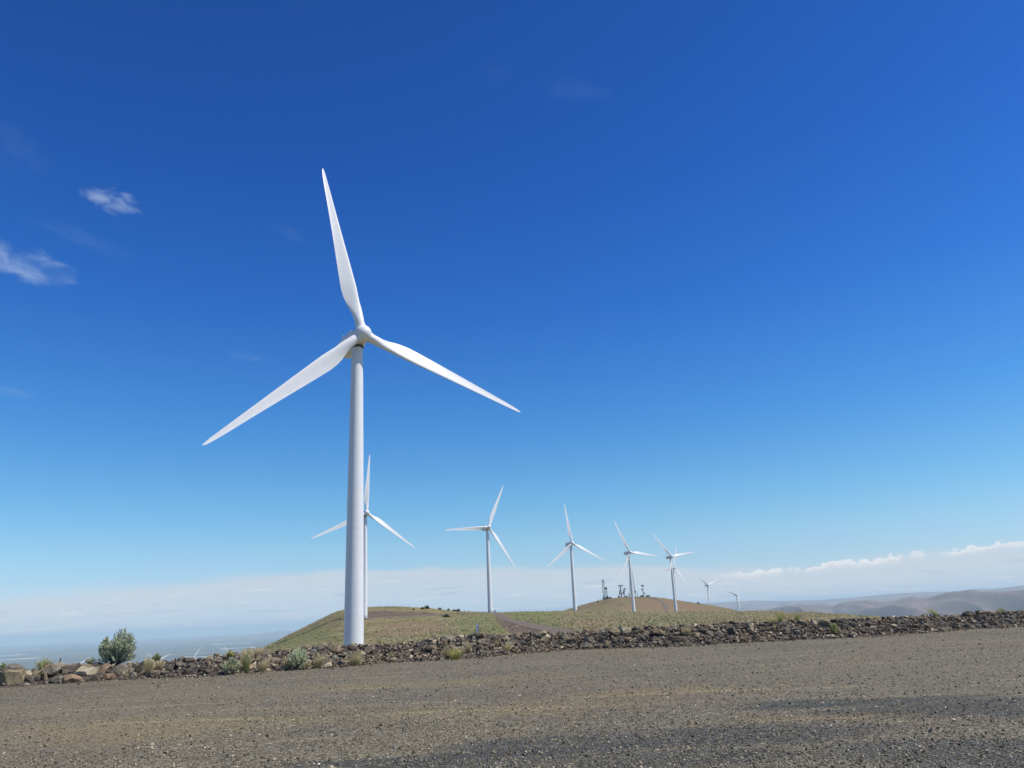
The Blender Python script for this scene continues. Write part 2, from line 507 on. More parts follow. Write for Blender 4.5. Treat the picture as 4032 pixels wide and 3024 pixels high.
FOOT = [(0, 2708), (100, 2702), (200, 2694), (300, 2690), (400, 2681), (500, 2676), (650, 2669), (800, 2664), (900, 2656), (1000, 2650), (1100, 2641), (1200, 2636),
        (1300, 2629), (1400, 2622), (1500, 2611), (1700, 2601), (1900, 2589), (2050, 2572), (2200, 2562), (2300, 2557), (2400, 2553), (2550, 2549), (2700, 2545),
        (2850, 2534), (3000, 2527), (3150, 2519), (3300, 2512), (3500, 2501), (3650, 2492), (3800, 2478), (4032, 2468)]
CREST = [(0, 2640), (150, 2638), (230, 2622), (300, 2624), (400, 2616), (500, 2613), (600, 2609), (700, 2603), (780, 2600), (850, 2586), (950, 2584), (1100, 2574), (1250, 2556),
         (1300, 2552), (1400, 2549), (1500, 2545), (1600, 2540), (1700, 2524), (1800, 2515), (1900, 2508), (2000, 2506), (2100, 2500), (2200, 2500), (2300, 2492),
         (2430, 2478), (2550, 2477), (2700, 2470), (2800, 2459), (2950, 2454), (3100, 2453), (3250, 2448), (3400, 2443), (3500, 2436), (3650, 2429), (3800, 2425), (3900, 2417), (4032, 2409)]
_fa = [azel(x, y)[0] for x, y in FOOT]; _fd = [math.hypot(*at_plane(x, y)) for x, y in FOOT]
BANK_RUN = 1.7
def foot_d(az):
    az = np.asarray(az, float)
    return np.interp(az, _fa, _fd) + .35 * (vnoise(az * 1.3, az * 0 + 3, 5) - .5)
_ca = [azel(x, y)[0] for x, y in CREST]
_cz = [at_dist(x, y, float(np.interp(azel(x, y)[0], _fa, _fd)) + BANK_RUN)[2] for x, y in CREST]
def crest_z(az): return np.interp(az, _ca, _cz)

P_ = lambda y: ('p', y)
COLS = [
 (0,    [(45, -1.8), (60, -4), (150, -13), (400, -42), (1000, -95), (2500, -158), (4000, -300)]),
 (600,  [(45, -1.6), (60, -3.5), (150, -12), (400, -36), (1000, -90), (2500, -155), (4000, -300)]),
 (900,  [(45, -1.4), (60, -3), (150, -11), (300, -20), (480, -24), (800, -60), (1500, -110), (2500, -155), (4000, -300)]),
 (1000, [(45, -1.2), (60, -3), (150, -10.5), (300, -12), (400, -13), (500, P_(2578)), (600, P_(2565)), (700, -22), (900, -50), (1500, -105), (2500, -150), (4000, -300)]),
 (1100, [(45, -1.2), (60, -2.8), (150, -10), (300, -9), (400, -10), (440, -10.5), (515, P_(2541)), (610, P_(2516)), (720, -14), (900, -40), (1500, -100), (2500, -150), (4000, -300)]),
 (1200, [(45, -1.1), (60, -2.5), (150, -10), (300, -6.8), (400, -6), (440, -7.5), (518, P_(2500)), (612, P_(2464)), (720, -5), (900, -30), (1500, -80), (2500, -150), (4000, -300)]),
 (1330, [(45, -1), (60, -2.3), (150, -10), (260, -6.2), (400, -3.2), (505, P_(2452)), (528, P_(2430)), (595, P_(2397)), (680, 7), (900, -12), (1500, -60), (2500, -150), (4000, -300)]),
 (1440, [(45, -1), (60, -2.2), (150, -10.2), (260, -5.8), (400, -3.0), (512, P_(2439)), (530, P_(2414)), (600, P_(2386)), (690, 8), (900, -5), (1500, -50), (2500, -150), (4000, -300)]),
 (1560, [(45, -.9), (60, -2), (150, -8), (260, -5), (400, -2.2), (524, P_(2434)), (540, P_(2409)), (612, P_(2382)), (700, 8), (900, -3), (1500, -45), (2500, -150), (4000, -300)]),
 (1700, [(45, -.8), (60, -1.8), (150, -6), (260, -4), (400, -1.6), (560, P_(2423)), (575, P_(2413)), (620, P_(2389)), (720, 6), (900, 0), (1500, -40), (2500, -150), (4000, -300)]),
 (1800, [(45, -.7), (60, -1.6), (150, -5), (300, -3), (450, -.8), (590, P_(2417)), (630, P_(2402)), (750, 4), (900, 0), (1500, -35), (2500, -150), (4000, -300)]),
 (1930, [(45, -.6), (60, -1.5), (150, -4.5), (300, -2.6), (450, -.4), (645, P_(2411)), (720, 3), (900, -3), (1200, -8), (1500, -20), (2500, -150), (4000, -300)]),
 (2100, [(45, -.5), (60, -1.4), (150, -4), (300, -2.4), (450, -.8), (690, P_(2406)), (760, 2), (1000, -6), (1350, -8), (2000, -60), (4000, -300)]),
 (2210, [(45, -.5), (60, -1.3), (150, -3.4), (300, -2.3), (500, -.4), (745, P_(2404)), (830, 0), (1050, -5), (1350, P_(2404)), (1500, -4), (2000, -50), (4000, -300)]),
 (2262, [(45, -.5), (60, -1.2), (150, -3.2), (300, -2.3), (500, -.5), (764, P_(2404)), (850, -1), (1050, -5), (1350, P_(2388)), (1500, 2), (2000, -45), (4000, -300)]),
 (2330, [(45, -.5), (60, -1.2), (150, -3.1), (300, -2.6), (500, -1.2), (800, P_(2405)), (880, -2), (1050, -6), (1350, P_(2367)), (1500, 8), (2000, -40), (4000, -300)]),
 (2400, [(45, -.5), (60, -1.2), (150, -3), (300, -2.8), (500, -1.8), (830, P_(2407)), (900, -3.5), (1060, -6), (1350, P_(2352)), (1500, 12), (2000, -35), (4000, -300)]),
 (2450, [(45, -.5), (60, -1.2), (150, -3), (300, -2.9), (500, -2.2), (850, P_(2408)), (930, -4), (1070, -6), (1350, P_(2345)), (1500, 14), (2000, -35), (4000, -300)]),
 (2550, [(45, -.5), (60, -1.2), (150, -3), (300, -3.1), (500, -3), (905, P_(2408.5)), (980, -5), (1090, -7), (1350, P_(2342)), (1500, 14), (2000, -35), (4000, -300)]),
 (2620, [(45, -.5), (60, -1.2), (150, -3), (300, -3.4), (500, -3.6), (960, P_(2407)), (1030, -6), (1120, -8), (1350, P_(2348)), (1500, 9), (2000, -35), (4000, -300)]),
 (2700, [(45, -.5), (60, -1.2), (150, -3), (300, -3.8), (500, -4.3), (1010, P_(2407)), (1060, -7), (1140, -9), (1350, P_(2362)), (1500, 0), (2000, -45), (4000, -300)]),
 (2800, [(45, -.5), (60, -1.2), (150, -3), (300, -4.2), (500, -5), (1000, P_(2407)), (1060, -8), (1150, -11), (1350, P_(2377)), (1700, -29), (2200, -50), (4000, -300)]),
 (2900, [(45, -.5), (60, -1.2), (150, -3), (300, -4.6), (500, -5.8), (930, P_(2408)), (1020, -10), (1150, -15), (1350, P_(2397)), (1700, -34), (2224, -47), (4000, -300)]),
 (2970, [(45, -.6), (60, -1.3), (150, -3.1), (300, -4.8), (500, -6.3), (880, P_(2404)), (1000, -12), (1200, -20), (1350, -22), (2000, -60), (4000, -300)]),
 (3050, [(45, -.6), (60, -1.3), (150, -3.2), (300, -5), (500, -6.6), (800, P_(2403)), (950, -14), (1350, -35), (2000, -80), (4000, -300)]),
 (3200, [(45, -.7), (60, -1.4), (150, -3.4), (300, -5.4), (600, P_(2408)), (800, -16), (1350, -50), (2000, -95), (4000, -300)]),
 (3350, [(45, -.7), (60, -1.5), (150, -3.7), (300, -5.9), (500, P_(2416)), (700, -18), (1350, -65), (2000, -110), (4000, -300)]),
 (3450, [(45, -.8), (60, -1.7), (150, -4), (300, -6.3), (420, P_(2423)), (600, -19), (1350, -75), (2000, -120), (4000, -300)]),
 (3550, [(45, -.8), (60, -1.9), (150, -4.4), (350, P_(2433)), (500, -18), (1350, -85), (2000, -130), (4000, -300)]),
 (3650, [(45, -.9), (60, -2.2), (150, -5), (250, -8), (400, -20), (1350, -92), (2000, -135), (4000, -300)]),
 (4032, [(45, -1), (60, -2.6), (150, -7), (400, -26), (1350, -98), (2000, -140), (4000, -300)]),
]
LD = np.linspace(math.log(42), math.log(7200), 300)
_az_c, _zt = [], []
for px, ks in COLS:
    ks = ks + [(7200, -440)]
    h = horizon(px)
    zz = [at_dist(px, z[1], D)[2] if isinstance(z, tuple) else z for D, z in ks]
    _az_c.append(az_px(px)); _zt.append(np.interp(LD, [math.log(D) for D, _ in ks], zz))
_az_c = np.array(_az_c); _zt = gauss(np.array(_zt), 1.3, 1)
AZG = np.arange(-180, 180.01, .2)
ZT = np.stack([np.interp(AZG, np.concatenate([[-180], _az_c, [180]]), np.concatenate([[(_zt[0, j] + _zt[-1, j]) / 2], _zt[:, j], [(_zt[0, j] + _zt[-1, j]) / 2]])) for j in range(len(LD))], 1)
ZT = gauss(ZT, 2.2, 0)


def far_z(az, D):
    i = np.clip((az + 180) / .2, 0, len(AZG) - 1.001); j = np.clip((np.log(D) - LD[0]) / (LD[1] - LD[0]), 0, len(LD) - 1.001)
    i0, j0 = i.astype(int), j.astype(int); fi, fj = i - i0, j - j0
    z = (ZT[i0, j0] * (1 - fi) + ZT[i0 + 1, j0] * fi) * (1 - fj) + (ZT[i0, j0 + 1] * (1 - fi) + ZT[i0 + 1, j0 + 1] * fi) * fj
    x, y = D * np.sin(np.radians(az)), D * np.cos(np.radians(az))
    z = z + np.clip(D / 400, 0, 1) * .5 * (fbm(x / 30, y / 30, 3) - .5) + np.clip((D - 1500) / 2000, 0, 1) * 30 * (fbm(x / 500, y / 500, 9) - .5)
    return z


AZ = np.concatenate([np.arange(-180, -42, 3.0), np.arange(-42, 42, .13), np.arange(42, 180.01, 3.0)])
NA = len(AZ)


def polar(name, rows, zf, mat, smooth=True, col=None):
    """rows: (k, NA) distances; zf(az, D) -> heights"""
    k = len(rows); A = np.broadcast_to(AZ, rows.shape)
    Z = zf(A, rows)
    V = np.stack([rows * np.sin(np.radians(A)), rows * np.cos(np.radians(A)), Z], -1).reshape(-1, 3)
    i, j = np.meshgrid(np.arange(k - 1), np.arange(NA - 1), indexing='ij')
    a = (i * NA + j).ravel()
    F = np.stack([a, a + 1, a + NA + 1, a + NA], 1)[:, ::-1]
    c = col(V) if col is not None else None
    return mesh_np(name, V, F, smooth, c), V, F


FD = foot_d(AZ)
CZ = crest_z(AZ)


def lot_z(A, D):
    x, y = D * np.sin(np.radians(A)), D * np.cos(np.radians(A))
    return .05 * (fbm(x / 3.2, y / 3.2, 21) - .5) * np.clip((FD - D) / 3, 0, 1)


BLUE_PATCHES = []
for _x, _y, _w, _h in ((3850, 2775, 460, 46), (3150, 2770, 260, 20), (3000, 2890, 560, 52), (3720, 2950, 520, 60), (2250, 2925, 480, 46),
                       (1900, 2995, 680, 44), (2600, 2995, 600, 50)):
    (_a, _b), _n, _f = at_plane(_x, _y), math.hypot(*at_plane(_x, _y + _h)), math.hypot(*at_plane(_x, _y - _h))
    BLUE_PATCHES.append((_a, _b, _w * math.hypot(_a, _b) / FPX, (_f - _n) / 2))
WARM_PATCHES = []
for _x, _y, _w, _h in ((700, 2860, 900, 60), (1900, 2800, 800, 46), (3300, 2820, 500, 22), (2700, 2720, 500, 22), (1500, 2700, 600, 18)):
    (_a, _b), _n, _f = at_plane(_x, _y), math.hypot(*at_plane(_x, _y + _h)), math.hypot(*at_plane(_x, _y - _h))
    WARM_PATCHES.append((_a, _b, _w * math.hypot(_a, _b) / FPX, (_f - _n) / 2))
M = dict(white=mat_white(), tower=mat_tower(), gravel=mat_gravel(), hill=mat_hillside(), bank=mat_bank(), plain=mat_plain(), far=mat_far_hills(),
         tuft=mat_attr('bunch_grass_tufts', .9, .2, 1.0), rubble=mat_attr('broken_basalt', .8, .30, 9.0, .25), leaf=mat_leaf(),
         road=simple('packed_dirt', (.150, .117, .084), .95, var=.25, scale=.35), steel=simple('galvanised_steel', (.30, .31, .33), .5, .6, .2), dark=simple('dark_steel', (.05, .055, .06), .6),
         dish=simple('white_dish_paint', (.72, .72, .72), .45), concrete=simple('pale_block_wall', (.36, .32, .28), .9), roof=simple('dark_roofing', (.06, .06, .06), .8),
         grey=simple('grey_marker_plastic', (.30, .33, .42), .5), wood=simple('weathered_wood', (.085, .06, .045), .9, var=.3, scale=12), ink=simple('faded_print', (.06, .075, .15), .7),
         bark=simple('grey_bark', (.16, .13, .105), .95, var=.3, scale=14))

rows = np.stack([FD * f for f in np.concatenate([[.004], np.linspace(.04, .25, 6), np.linspace(.28, 1.0, 60)])])
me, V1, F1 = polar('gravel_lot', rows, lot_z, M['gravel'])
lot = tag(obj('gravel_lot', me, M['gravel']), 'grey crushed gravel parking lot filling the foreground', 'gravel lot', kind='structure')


def bank_z(A, D):
    s = (D - FD) / BANK_RUN
    up = np.clip(s, 0, 1); up = up * up * (3 - 2 * up) * .45 + up * .55
    top = CZ
    back = np.clip((D - FD - BANK_RUN - .5) / 2.6, 0, 1)
    zk = far_z(A, np.maximum(FD + BANK_RUN + 3.1, 42.1))
    z = top * up
    z = z + (np.minimum(zk, top - .6) - z) * (back * back * (3 - 2 * back))
    x, y = D * np.sin(np.radians(A)), D * np.cos(np.radians(A))
    return z + .16 * (fbm(x / .5, y / .5, 31) - .5) * np.clip(s * 3, 0, 1) * np.clip((1 - back) * 4, 0, 1)


rows = np.stack([FD + d for d in np.concatenate([np.linspace(0, BANK_RUN, 16), BANK_RUN + np.array([.15, .3, .45, .65, .95, 1.3, 1.7, 2.2, 2.7, 3.1])])])
me, V2, F2 = polar('earth_bank', rows, bank_z, M['bank'])
bank = tag(obj('earth_bank', me, M['bank']), 'low stony earth bank edging the gravel lot', 'earth bank', kind='structure')

BACK = FD + BANK_RUN + 3.1
ZB = bank_z(AZ, BACK)


def hill_z(A, D):
    w = np.clip((D - BACK) / 14, 0, 1); w = w * w * (3 - 2 * w)
    return ZB + (far_z(A, np.maximum(D, 42.1)) - ZB) * w


t_ = np.linspace(0, 1, 230)
t_ = t_ * .93 + .07 * t_ ** 2
rows = np.stack([np.exp(np.log(BACK) + (math.log(7000) - np.log(BACK)) * k) for k in t_])


def poly_xy(pts_px, dists=None):
    """photo polygon laid on the bare ground -> world polygon"""
    return [tuple(ground_px(*p)[:2]) for p in pts_px]


# ground sampling before the hillside mesh exists: march along the view ray over the height function
def ground_px(px, py, dmin=48, dmax=3000):
    v = ray(px, py); az = math.degrees(math.atan2(v[0], v[1])); hor = math.hypot(v[0], v[1])
    D = np.exp(np.linspace(math.log(dmin), math.log(dmax), 1500))
    z = EYE + v[2] / hor * D
    fd = foot_d(az); b = fd + BANK_RUN + 3.1
    g = far_z(np.full_like(D, az), D)
    hit = np.where(z <= g)[0]
    k = hit[0] if len(hit) else len(D) - 1
    d = D[k]
    return np.array([v[0] / hor * d, v[1] / hor * d, g[k]])


def in_poly(X, Y, poly):
    r = np.zeros(X.shape, bool); n = len(poly)
    for i in range(n):
        (x0, y0), (x1, y1) = poly[i], poly[(i + 1) % n]
        c = ((y0 > Y) != (y1 > Y)) & (X < (x1 - x0) * (Y - y0) / (y1 - y0 + 1e-12) + x0)
        r ^= c
    return r


SOIL = [poly_xy(p) for p in (
    [(1380, 2437), (1440, 2436), (1560, 2431), (1650, 2424), (1740, 2418), (1690, 2411), (1600, 2409), (1500, 2407), (1440, 2409), (1390, 2416)],
    [(1225, 2466), (1320, 2450), (1365, 2444), (1365, 2474), (1330, 2478), (1270, 2468)],
    [(1938, 2436), (1985, 2444), (2060, 2466), (2140, 2482), (2200, 2491), (2010, 2494), (1990, 2476), (1960, 2455)],
    [(2930, 2402), (2960, 2403), (2900, 2399), (2860, 2388), (2905, 2404)],)]
TAN = [poly_xy(p) for p in (
    [(2420, 2406), (2500, 2372), (2560, 2356), (2700, 2372), (2800, 2392), (2760, 2405), (2600, 2404)],
    [(1500, 2470), (1600, 2446), (1760, 2452), (1740, 2490), (1600, 2505), (1480, 2500)],
    [(2240, 2468), (2300, 2440), (2420, 2430), (2440, 2450), (2330, 2478)],
    [(2790, 2432), (3100, 2424), (3200, 2434), (3000, 2443), (2800, 2446)])]
FRESH = [poly_xy(p) for p in (
    [(1010, 2566), (1120, 2520), (1250, 2462), (1310, 2480), (1340, 2510), (1250, 2532), (1100, 2560)],
    [(1830, 2488), (1800, 2440), (1900, 2420), (1950, 2424), (1985, 2466), (2000, 2492), (1900, 2494)],
    [(1990, 2416), (2060, 2408), (2200, 2408), (2180, 2440), (2240, 2470), (2260, 2486), (2060, 2456), (2000, 2436)],
    [(2480, 2474), (2560, 2450), (2680, 2428), (2760, 2412), (2760, 2418), (2680, 2436), (2560, 2460)])]


def hill_col(V):
    X, Y = V[:, 0], V[:, 1]; c = np.zeros((len(V), 3))
    for k, ps in enumerate((SOIL, FRESH, TAN)):
        for i_, p in enumerate(ps): c[in_poly(X, Y, p), k] = .5 if (k == 0 and i_ == 1) else 1
    D = np.hypot(X, Y)
    c[:, 0] = np.maximum(c[:, 0], (D < 46) * .6)
    c = c.reshape(-1, NA, 3)
    for ax, sg in ((0, .7), (1, 2.0)): c = gauss(c, sg, ax)
    return c.reshape(-1, 3)


me, V3, F3 = polar('hillside', rows, hill_z, M['hill'], col=hill_col)
hillside = tag(obj('hillside', me, M['hill']), 'dry grassy ridge rolling away behind the rocks', 'hillside', kind='structure')
HILL_COL = hill_col(V3)
_n1, _n2 = len(V1), len(V1) + len(V2)
GROUND = BVHTree.FromPolygons(np.concatenate([V1, V2, V3]).tolist(), np.concatenate([F1, F2 + _n1, F3 + _n2]).tolist())


def ground_z(x, y):
    h = GROUND.ray_cast(Vector((x, y, 500)), Vector((0, 0, -1)))
    return h[0].z if h[0] else 0.0


def hit_px(px, py):
    for k in range(60):
        h = GROUND.ray_cast(Vector((0, 0, EYE)), Vector(ray(px, py + k)))
        if h[0] and h[0].length < 3500: return h[0]
    return h[0]


# valley plain and distant ranges
def plain():
    D = np.exp(np.linspace(math.log(4500), math.log(60000), 60)); A = np.radians(np.concatenate([np.arange(-180, -50, 5), np.arange(-50, 50, .5), np.arange(50, 180.01, 5)]))
    V = np.stack([(D[:, None] * np.sin(A)), (D[:, None] * np.cos(A)), np.full((len(D), len(A)), -420.0)], -1).reshape(-1, 3)
    n = len(A); i, j = np.meshgrid(np.arange(len(D) - 1), np.arange(n - 1), indexing='ij'); a = (i * n + j).ravel()
    tag(obj('valley_plain', mesh_np('valley_plain', V, np.stack([a, a + NA * 0 + n, a + n + 1, a + 1], 1)), M['plain']), 'hazy blue valley plain far below on the left', 'plain', kind='structure')


def far_range(name, sky_px, D, depth, foot, rough, seed, label):
    a = np.array([azel(x, y)[0] for x, y in sky_px]); z = np.array([at_dist(x, y, D)[2] for x, y in sky_px])
    A = np.arange(a[0], a[-1] + .01, .05); zc = gauss(np.interp(A, a, z), 2.0, 0)
    S = np.concatenate([np.linspace(0, 1, 60), np.linspace(1.06, 2, 10)])
    R = D - depth + depth * S
    aa, ss = np.meshgrid(A, S); zz = np.broadcast_to(zc, aa.shape)
    x, y = R[:, None] * np.sin(np.radians(aa)), R[:, None] * np.cos(np.radians(aa))
    w = np.where(ss <= 1, ss, 2 - ss)
    k = w * w * (3 - 2 * w) * .5 + w * .5
    q = D / 12000
    u, v = np.radians(aa) * 12000, (R[:, None] + 0 * aa) / q
    wu = u + 500 * (fbm(u / 1700, v / 1700, seed + 9, 2) - .5) * 2
    rx, ry = wu / 500 + v / 1300, v / 3000 - wu / 5200
    rid = 1 - np.abs(2 * (.68 * vnoise(rx, ry, seed) + .32 * vnoise(2.1 * rx + 1.7 * ry, 2.1 * ry, seed + 1)) - 1)
    Z = foot + (zz - foot) * k + rough * (rid - .72) * 1.9 * np.clip((1 - w) * 5.0, 0, 1) * np.clip(w * 3, .12, 1)
    V = np.stack([x, y, Z], -1).reshape(-1, 3); n = len(A)
    i, j = np.meshgrid(np.arange(len(S) - 1), np.arange(n - 1), indexing='ij'); b = (i * n + j).ravel()
    tag(obj(name, mesh_np(name, V, np.stack([b, b + 1, b + n + 1, b + n], 1), True), M['far']), label, 'hills', kind='structure')


plain()
far_range('brown_hills', [(2700, 2432), (2900, 2415), (3040, 2402), (3100, 2392), (3179, 2380), (3230, 2381), (3280, 2388), (3312, 2373), (3418, 2364), (3485, 2372), (3524, 2370), (3591, 2354), (3647, 2361), (3736, 2339), (3830, 2330),
          (3892, 2337), (3970, 2335), (4032, 2331), (4300, 2300), (4700, 2310)], 12000, 5600, -430, 180, 41, 'bare brown folded hills across the valley at right')
far_range('far_ridge', [(2500, 2400), (2750, 2376), (2928, 2367), (2961, 2364), (3067, 2367), (3246, 2361), (3357, 2353), (3496, 2339), (3636, 2331), (3764, 2329), (3841, 2319), (3908, 2319), (4032, 2305), (4400, 2280), (4700, 2270)],
          24000, 6500, -400, 70, 43, 'pale blue ridge fading out behind the brown hills')
far_range('hazy_ridge', [(450, 2545), (700, 2528), (863, 2510), (953, 2505), (1000, 2500), (1047, 2493), (1116, 2482), (1152, 2485), (1300, 2480), (1500, 2475)], 36000, 5000, -425, 30, 47, 'faint blue ridge beyond the plain beside the grassy hill')


# ------------------------------------------------------------------ dirt roads draped on the ground
def road(pts, width, name, label, lift=.12):
    P = [hit_px(*p) for p in pts]
    P = [Vector((p.x, p.y, 0)) for p in P]
    L = [0]
    for a, b in zip(P, P[1:]): L.append(L[-1] + (b - a).length)
    n = max(8, int(L[-1] / 4)); S = np.linspace(0, L[-1], n)
    X, Y = gauss(np.interp(S, L, [p.x for p in P]), 2.0, 0), gauss(np.interp(S, L, [p.y for p in P]), 2.0, 0)
    tx, ty = np.gradient(X), np.gradient(Y); l = np.hypot(tx, ty) + 1e-9
    V, F = [], []; m_ = 7
    for k in range(n):
        for q in range(m_):
            o = (q / (m_ - 1) - .5) * width * (1 + .03 * math.sin(k * .3 + q))
            x, y = X[k] - ty[k] / l[k] * o, Y[k] + tx[k] / l[k] * o
            V.append((x, y, ground_z(x, y) + lift))
    for k in range(n - 1):
        for q in range(m_ - 1): a = k * m_ + q; F.append((a, a + m_, a + m_ + 1, a + 1))
    return tag(obj(name, mesh_np(name, V, F, True), M['road']), label, 'road', kind='structure')


road([(1940, 2413), (1958, 2416), (1968, 2423), (1985, 2433), (2020, 2445), (2070, 2459), (2130, 2472), (2200, 2483), (2280, 2490)], 7, 'dirt_road', 'brown dirt road curving down from the third turbine')
road([(1330, 2444), (1440, 2441), (1560, 2435), (1650, 2428), (1740, 2420), (1800, 2417), (1870, 2415), (1925, 2413)], 5, 'hillside_track', 'narrow level dirt track cut across the grassy hill')
road([(2546, 2349), (2560, 2351), (2578, 2356), (2595, 2364), (2610, 2373), (2621, 2384), (2625, 2393), (2618, 2404)], 6, 'antenna_hill_track', 'winding dirt track climbing the antenna hill', .4)


# ------------------------------------------------------------------ wind turbines
def blade_mesh():
    R_ = [1.5, 2.2, 3.2, 4.6, 6, 7.3, 8.6, 10.5, 13, 16, 20, 24, 28, 32, 35.5, 38, 39.3, 39.8, 40]
    C_ = np.interp(R_, [1.5, 2.6, 4.4, 6.2, 8, 9.5, 11, 15, 22, 30, 36, 39, 39.7, 40], [1.88, 1.88, 2.1, 2.55, 3.0, 3.27, 3.32, 2.95, 2.25, 1.5, 1.0, .62, .34, .12])
    T_ = np.interp(R_, [1.5, 2.6, 5, 8.5, 15, 30, 40], [1, 1, .62, .38, .26, .18, .15])
    B_ = np.radians(np.interp(R_, [1.5, 8.5, 15, 25, 40], [15, 13, 7.5, 3, -.5]))
    n = 40; rings = []
    for r, c, tc, be in zip(R_, C_, T_, B_):
        w = np.clip((r - 2.4) / 5.6, 0, 1); w = w * w * (3 - 2 * w); ring = []
        for i in range(n):
            th = 2 * math.pi * i / n
            xc = .5 * (1 - math.cos(th)); s = 1 if math.sin(th) >= 0 else -1
            yt = 5 * tc * (.2969 * math.sqrt(xc) - .126 * xc - .3516 * xc ** 2 + .2843 * xc ** 3 - .1036 * xc ** 4)
            camber = -.05 * 4 * xc * (1 - xc)
            ya = (s * yt * (.62 if s > 0 else 1.1) + camber)          # pressure side faces upwind (+Y)
            ax = .32 + .18 * (1 - w)
            xa = xc - ax
            x = c * ((1 - w) * (-.5 * math.cos(th)) + w * xa); y = c * ((1 - w) * .5 * tc * math.sin(th) + w * ya)
            ring.append((x * math.cos(be) + y * math.sin(be), -x * math.sin(be) + y * math.cos(be) - .00025 * r * r, r))
        rings.append(ring)
    mb = MB(); mb.loft(rings); me = mb.mesh('blade'); smooth_by_angle(me, 50); return me


def ring_y(r, y, n=36): return [(r * math.cos(2 * math.pi * i / n), y, r * math.sin(2 * math.pi * i / n)) for i in range(n)]


def hub_mesh():
    mb = MB()
    mb.loft([ring_y(r, y) for r, y in ((1.35, -1.25), (1.66, -1.1), (1.74, -.5), (1.76, .2), (1.70, .75), (1.52, 1.2), (1.22, 1.6), (.82, 1.9), (.4, 2.06), (.05, 2.1))])
    for k in range(3):
        a = math.radians(120 * k); d = Vector((-math.sin(a), 0, math.cos(a)))
        mb.tube(d * 1.0, d * 1.92, 1.14, 1.06, 28)
    me = mb.mesh('hub'); smooth_by_angle(me, 40); return me


def nacelle_mesh():
    mb = MB(); rings = []
    for y, w, zt, zb, ch in ((-1.0, 1.25, 1.25, -1.25, .5), (-1.9, 1.62, 1.75, -1.75, .75), (-3.2, 1.72, 1.95, -1.95, .8), (-6.4, 1.74, 1.98, -1.85, .75), (-9.6, 1.62, 1.85, -1.35, .55), (-10.1, 1.4, 1.6, -1.05, .45)):
        c2 = ch * .55
        rings.append([(w - c2, y, zt), (w, y, zt - c2), (w, y, zb + ch), (w - ch, y, zb), (-w + ch, y, zb), (-w, y, zb + ch), (-w, y, zt - c2), (-w + c2, y, zt)])
    mb.loft(rings); me = mb.mesh('nacelle'); smooth_by_angle(me, 28); return me


TOWER_H = 65.1


def tower_mesh():
    mb = MB(); n = 64; rings = []
    for z, r in ((0, 1.92), (.4, 1.90), (10, 1.82), (22, 1.70), (34, 1.57), (46, 1.42), (56, 1.28), (62, 1.19), (TOWER_H, 1.15)):
        rings.append([(r * math.cos(2 * math.pi * i / n), r * math.sin(2 * math.pi * i / n), z) for i in range(n)])
    mb.loft(rings); me = mb.mesh('tower'); smooth_by_angle(me, 30); return me


def flange_mesh(r, z, h):
    mb = MB(); n = 64
    mb.loft([[((r + d) * math.cos(2 * math.pi * i / n), (r + d) * math.sin(2 * math.pi * i / n), z + k) for i in range(n)] for d, k in ((-.05, 0), (.012, 0), (.012, h), (-.05, h))])
    me = mb.mesh('flange'); smooth_by_angle(me, 30); return me


def sensor_mesh():
    mb = MB()
    mb.tube((.55, -9.0, 1.75), (.55, -9.0, 3.5), .055); mb.tube((-.55, -9.0, 1.75), (-.55, -9.0, 3.5), .055)
    mb.tube((-.8, -9.0, 3.05), (.8, -9.0, 3.05), .05); mb.box(.45, .65, -9.25, -8.75, 3.4, 3.62); mb.box(-.7, -.4, -9.15, -8.85, 3.4, 3.7)
    return mb.mesh('wind_sensor')


def yaw_mesh():
    mb = MB(); mb.loft([[(r * math.cos(a), -2.6 + r * math.sin(a), z) for a in np.linspace(0, 2 * math.pi, 32, endpoint=False)] for r, z in ((1.22, -2.12), (1.22, -1.8))])
    return mb.mesh('yaw_ring')


def seal_mesh():
    mb = MB(); mb.loft([ring_y(r, y) for r, y in ((1.42, -1.55), (1.42, -1.1))]); return mb.mesh('hub_seal')


def door_mesh():
    mb = MB()
    ring = []
    for y in (-1.98, -1.83): ring.append([(.42 * math.cos(a), y, 2.2 + .95 * math.sin(a)) for a in np.linspace(0, 2 * math.pi, 20, endpoint=False)])
    mb.loft(ring); return mb.mesh('door')


def stair_mesh():
    mb = MB()
    for k in range(8): mb.box(-.5, .5, -2.5 - .28 * k, -2.25 - .28 * k, 1.2 - .16 * k, 1.24 - .16 * k)
    for x in (-.52, .52):
        mb.tube((x, -2.1, 1.25), (x, -4.7, -.1), .05); mb.tube((x, -2.1, 2.2), (x, -4.7, .9), .03)
        for k in range(4): mb.tube((x, -2.2 - .75 * k, 1.2 - .4 * k), (x, -2.2 - .75 * k, 2.15 - .38 * k), .025)
    return mb.mesh('stair')


ME = dict(blade=blade_mesh(), hub=hub_mesh(), nacelle=nacelle_mesh(), tower=tower_mesh(), f1=flange_mesh(1.632, 28.6, .16), f2=flange_mesh(1.418, 46.2, .14), f0=flange_mesh(1.93, .15, .2),
          yaw=yaw_mesh(), seal=seal_mesh(), sensor=sensor_mesh(), door=door_mesh(), stair=stair_mesh())
for k_, m_ in ME.items(): m_.materials.append(M['tower'] if k_ == 'tower' else M['steel'] if k_ in ('sensor', 'stair') else M['dark'] if k_ in ('yaw', 'seal') else M['white'])


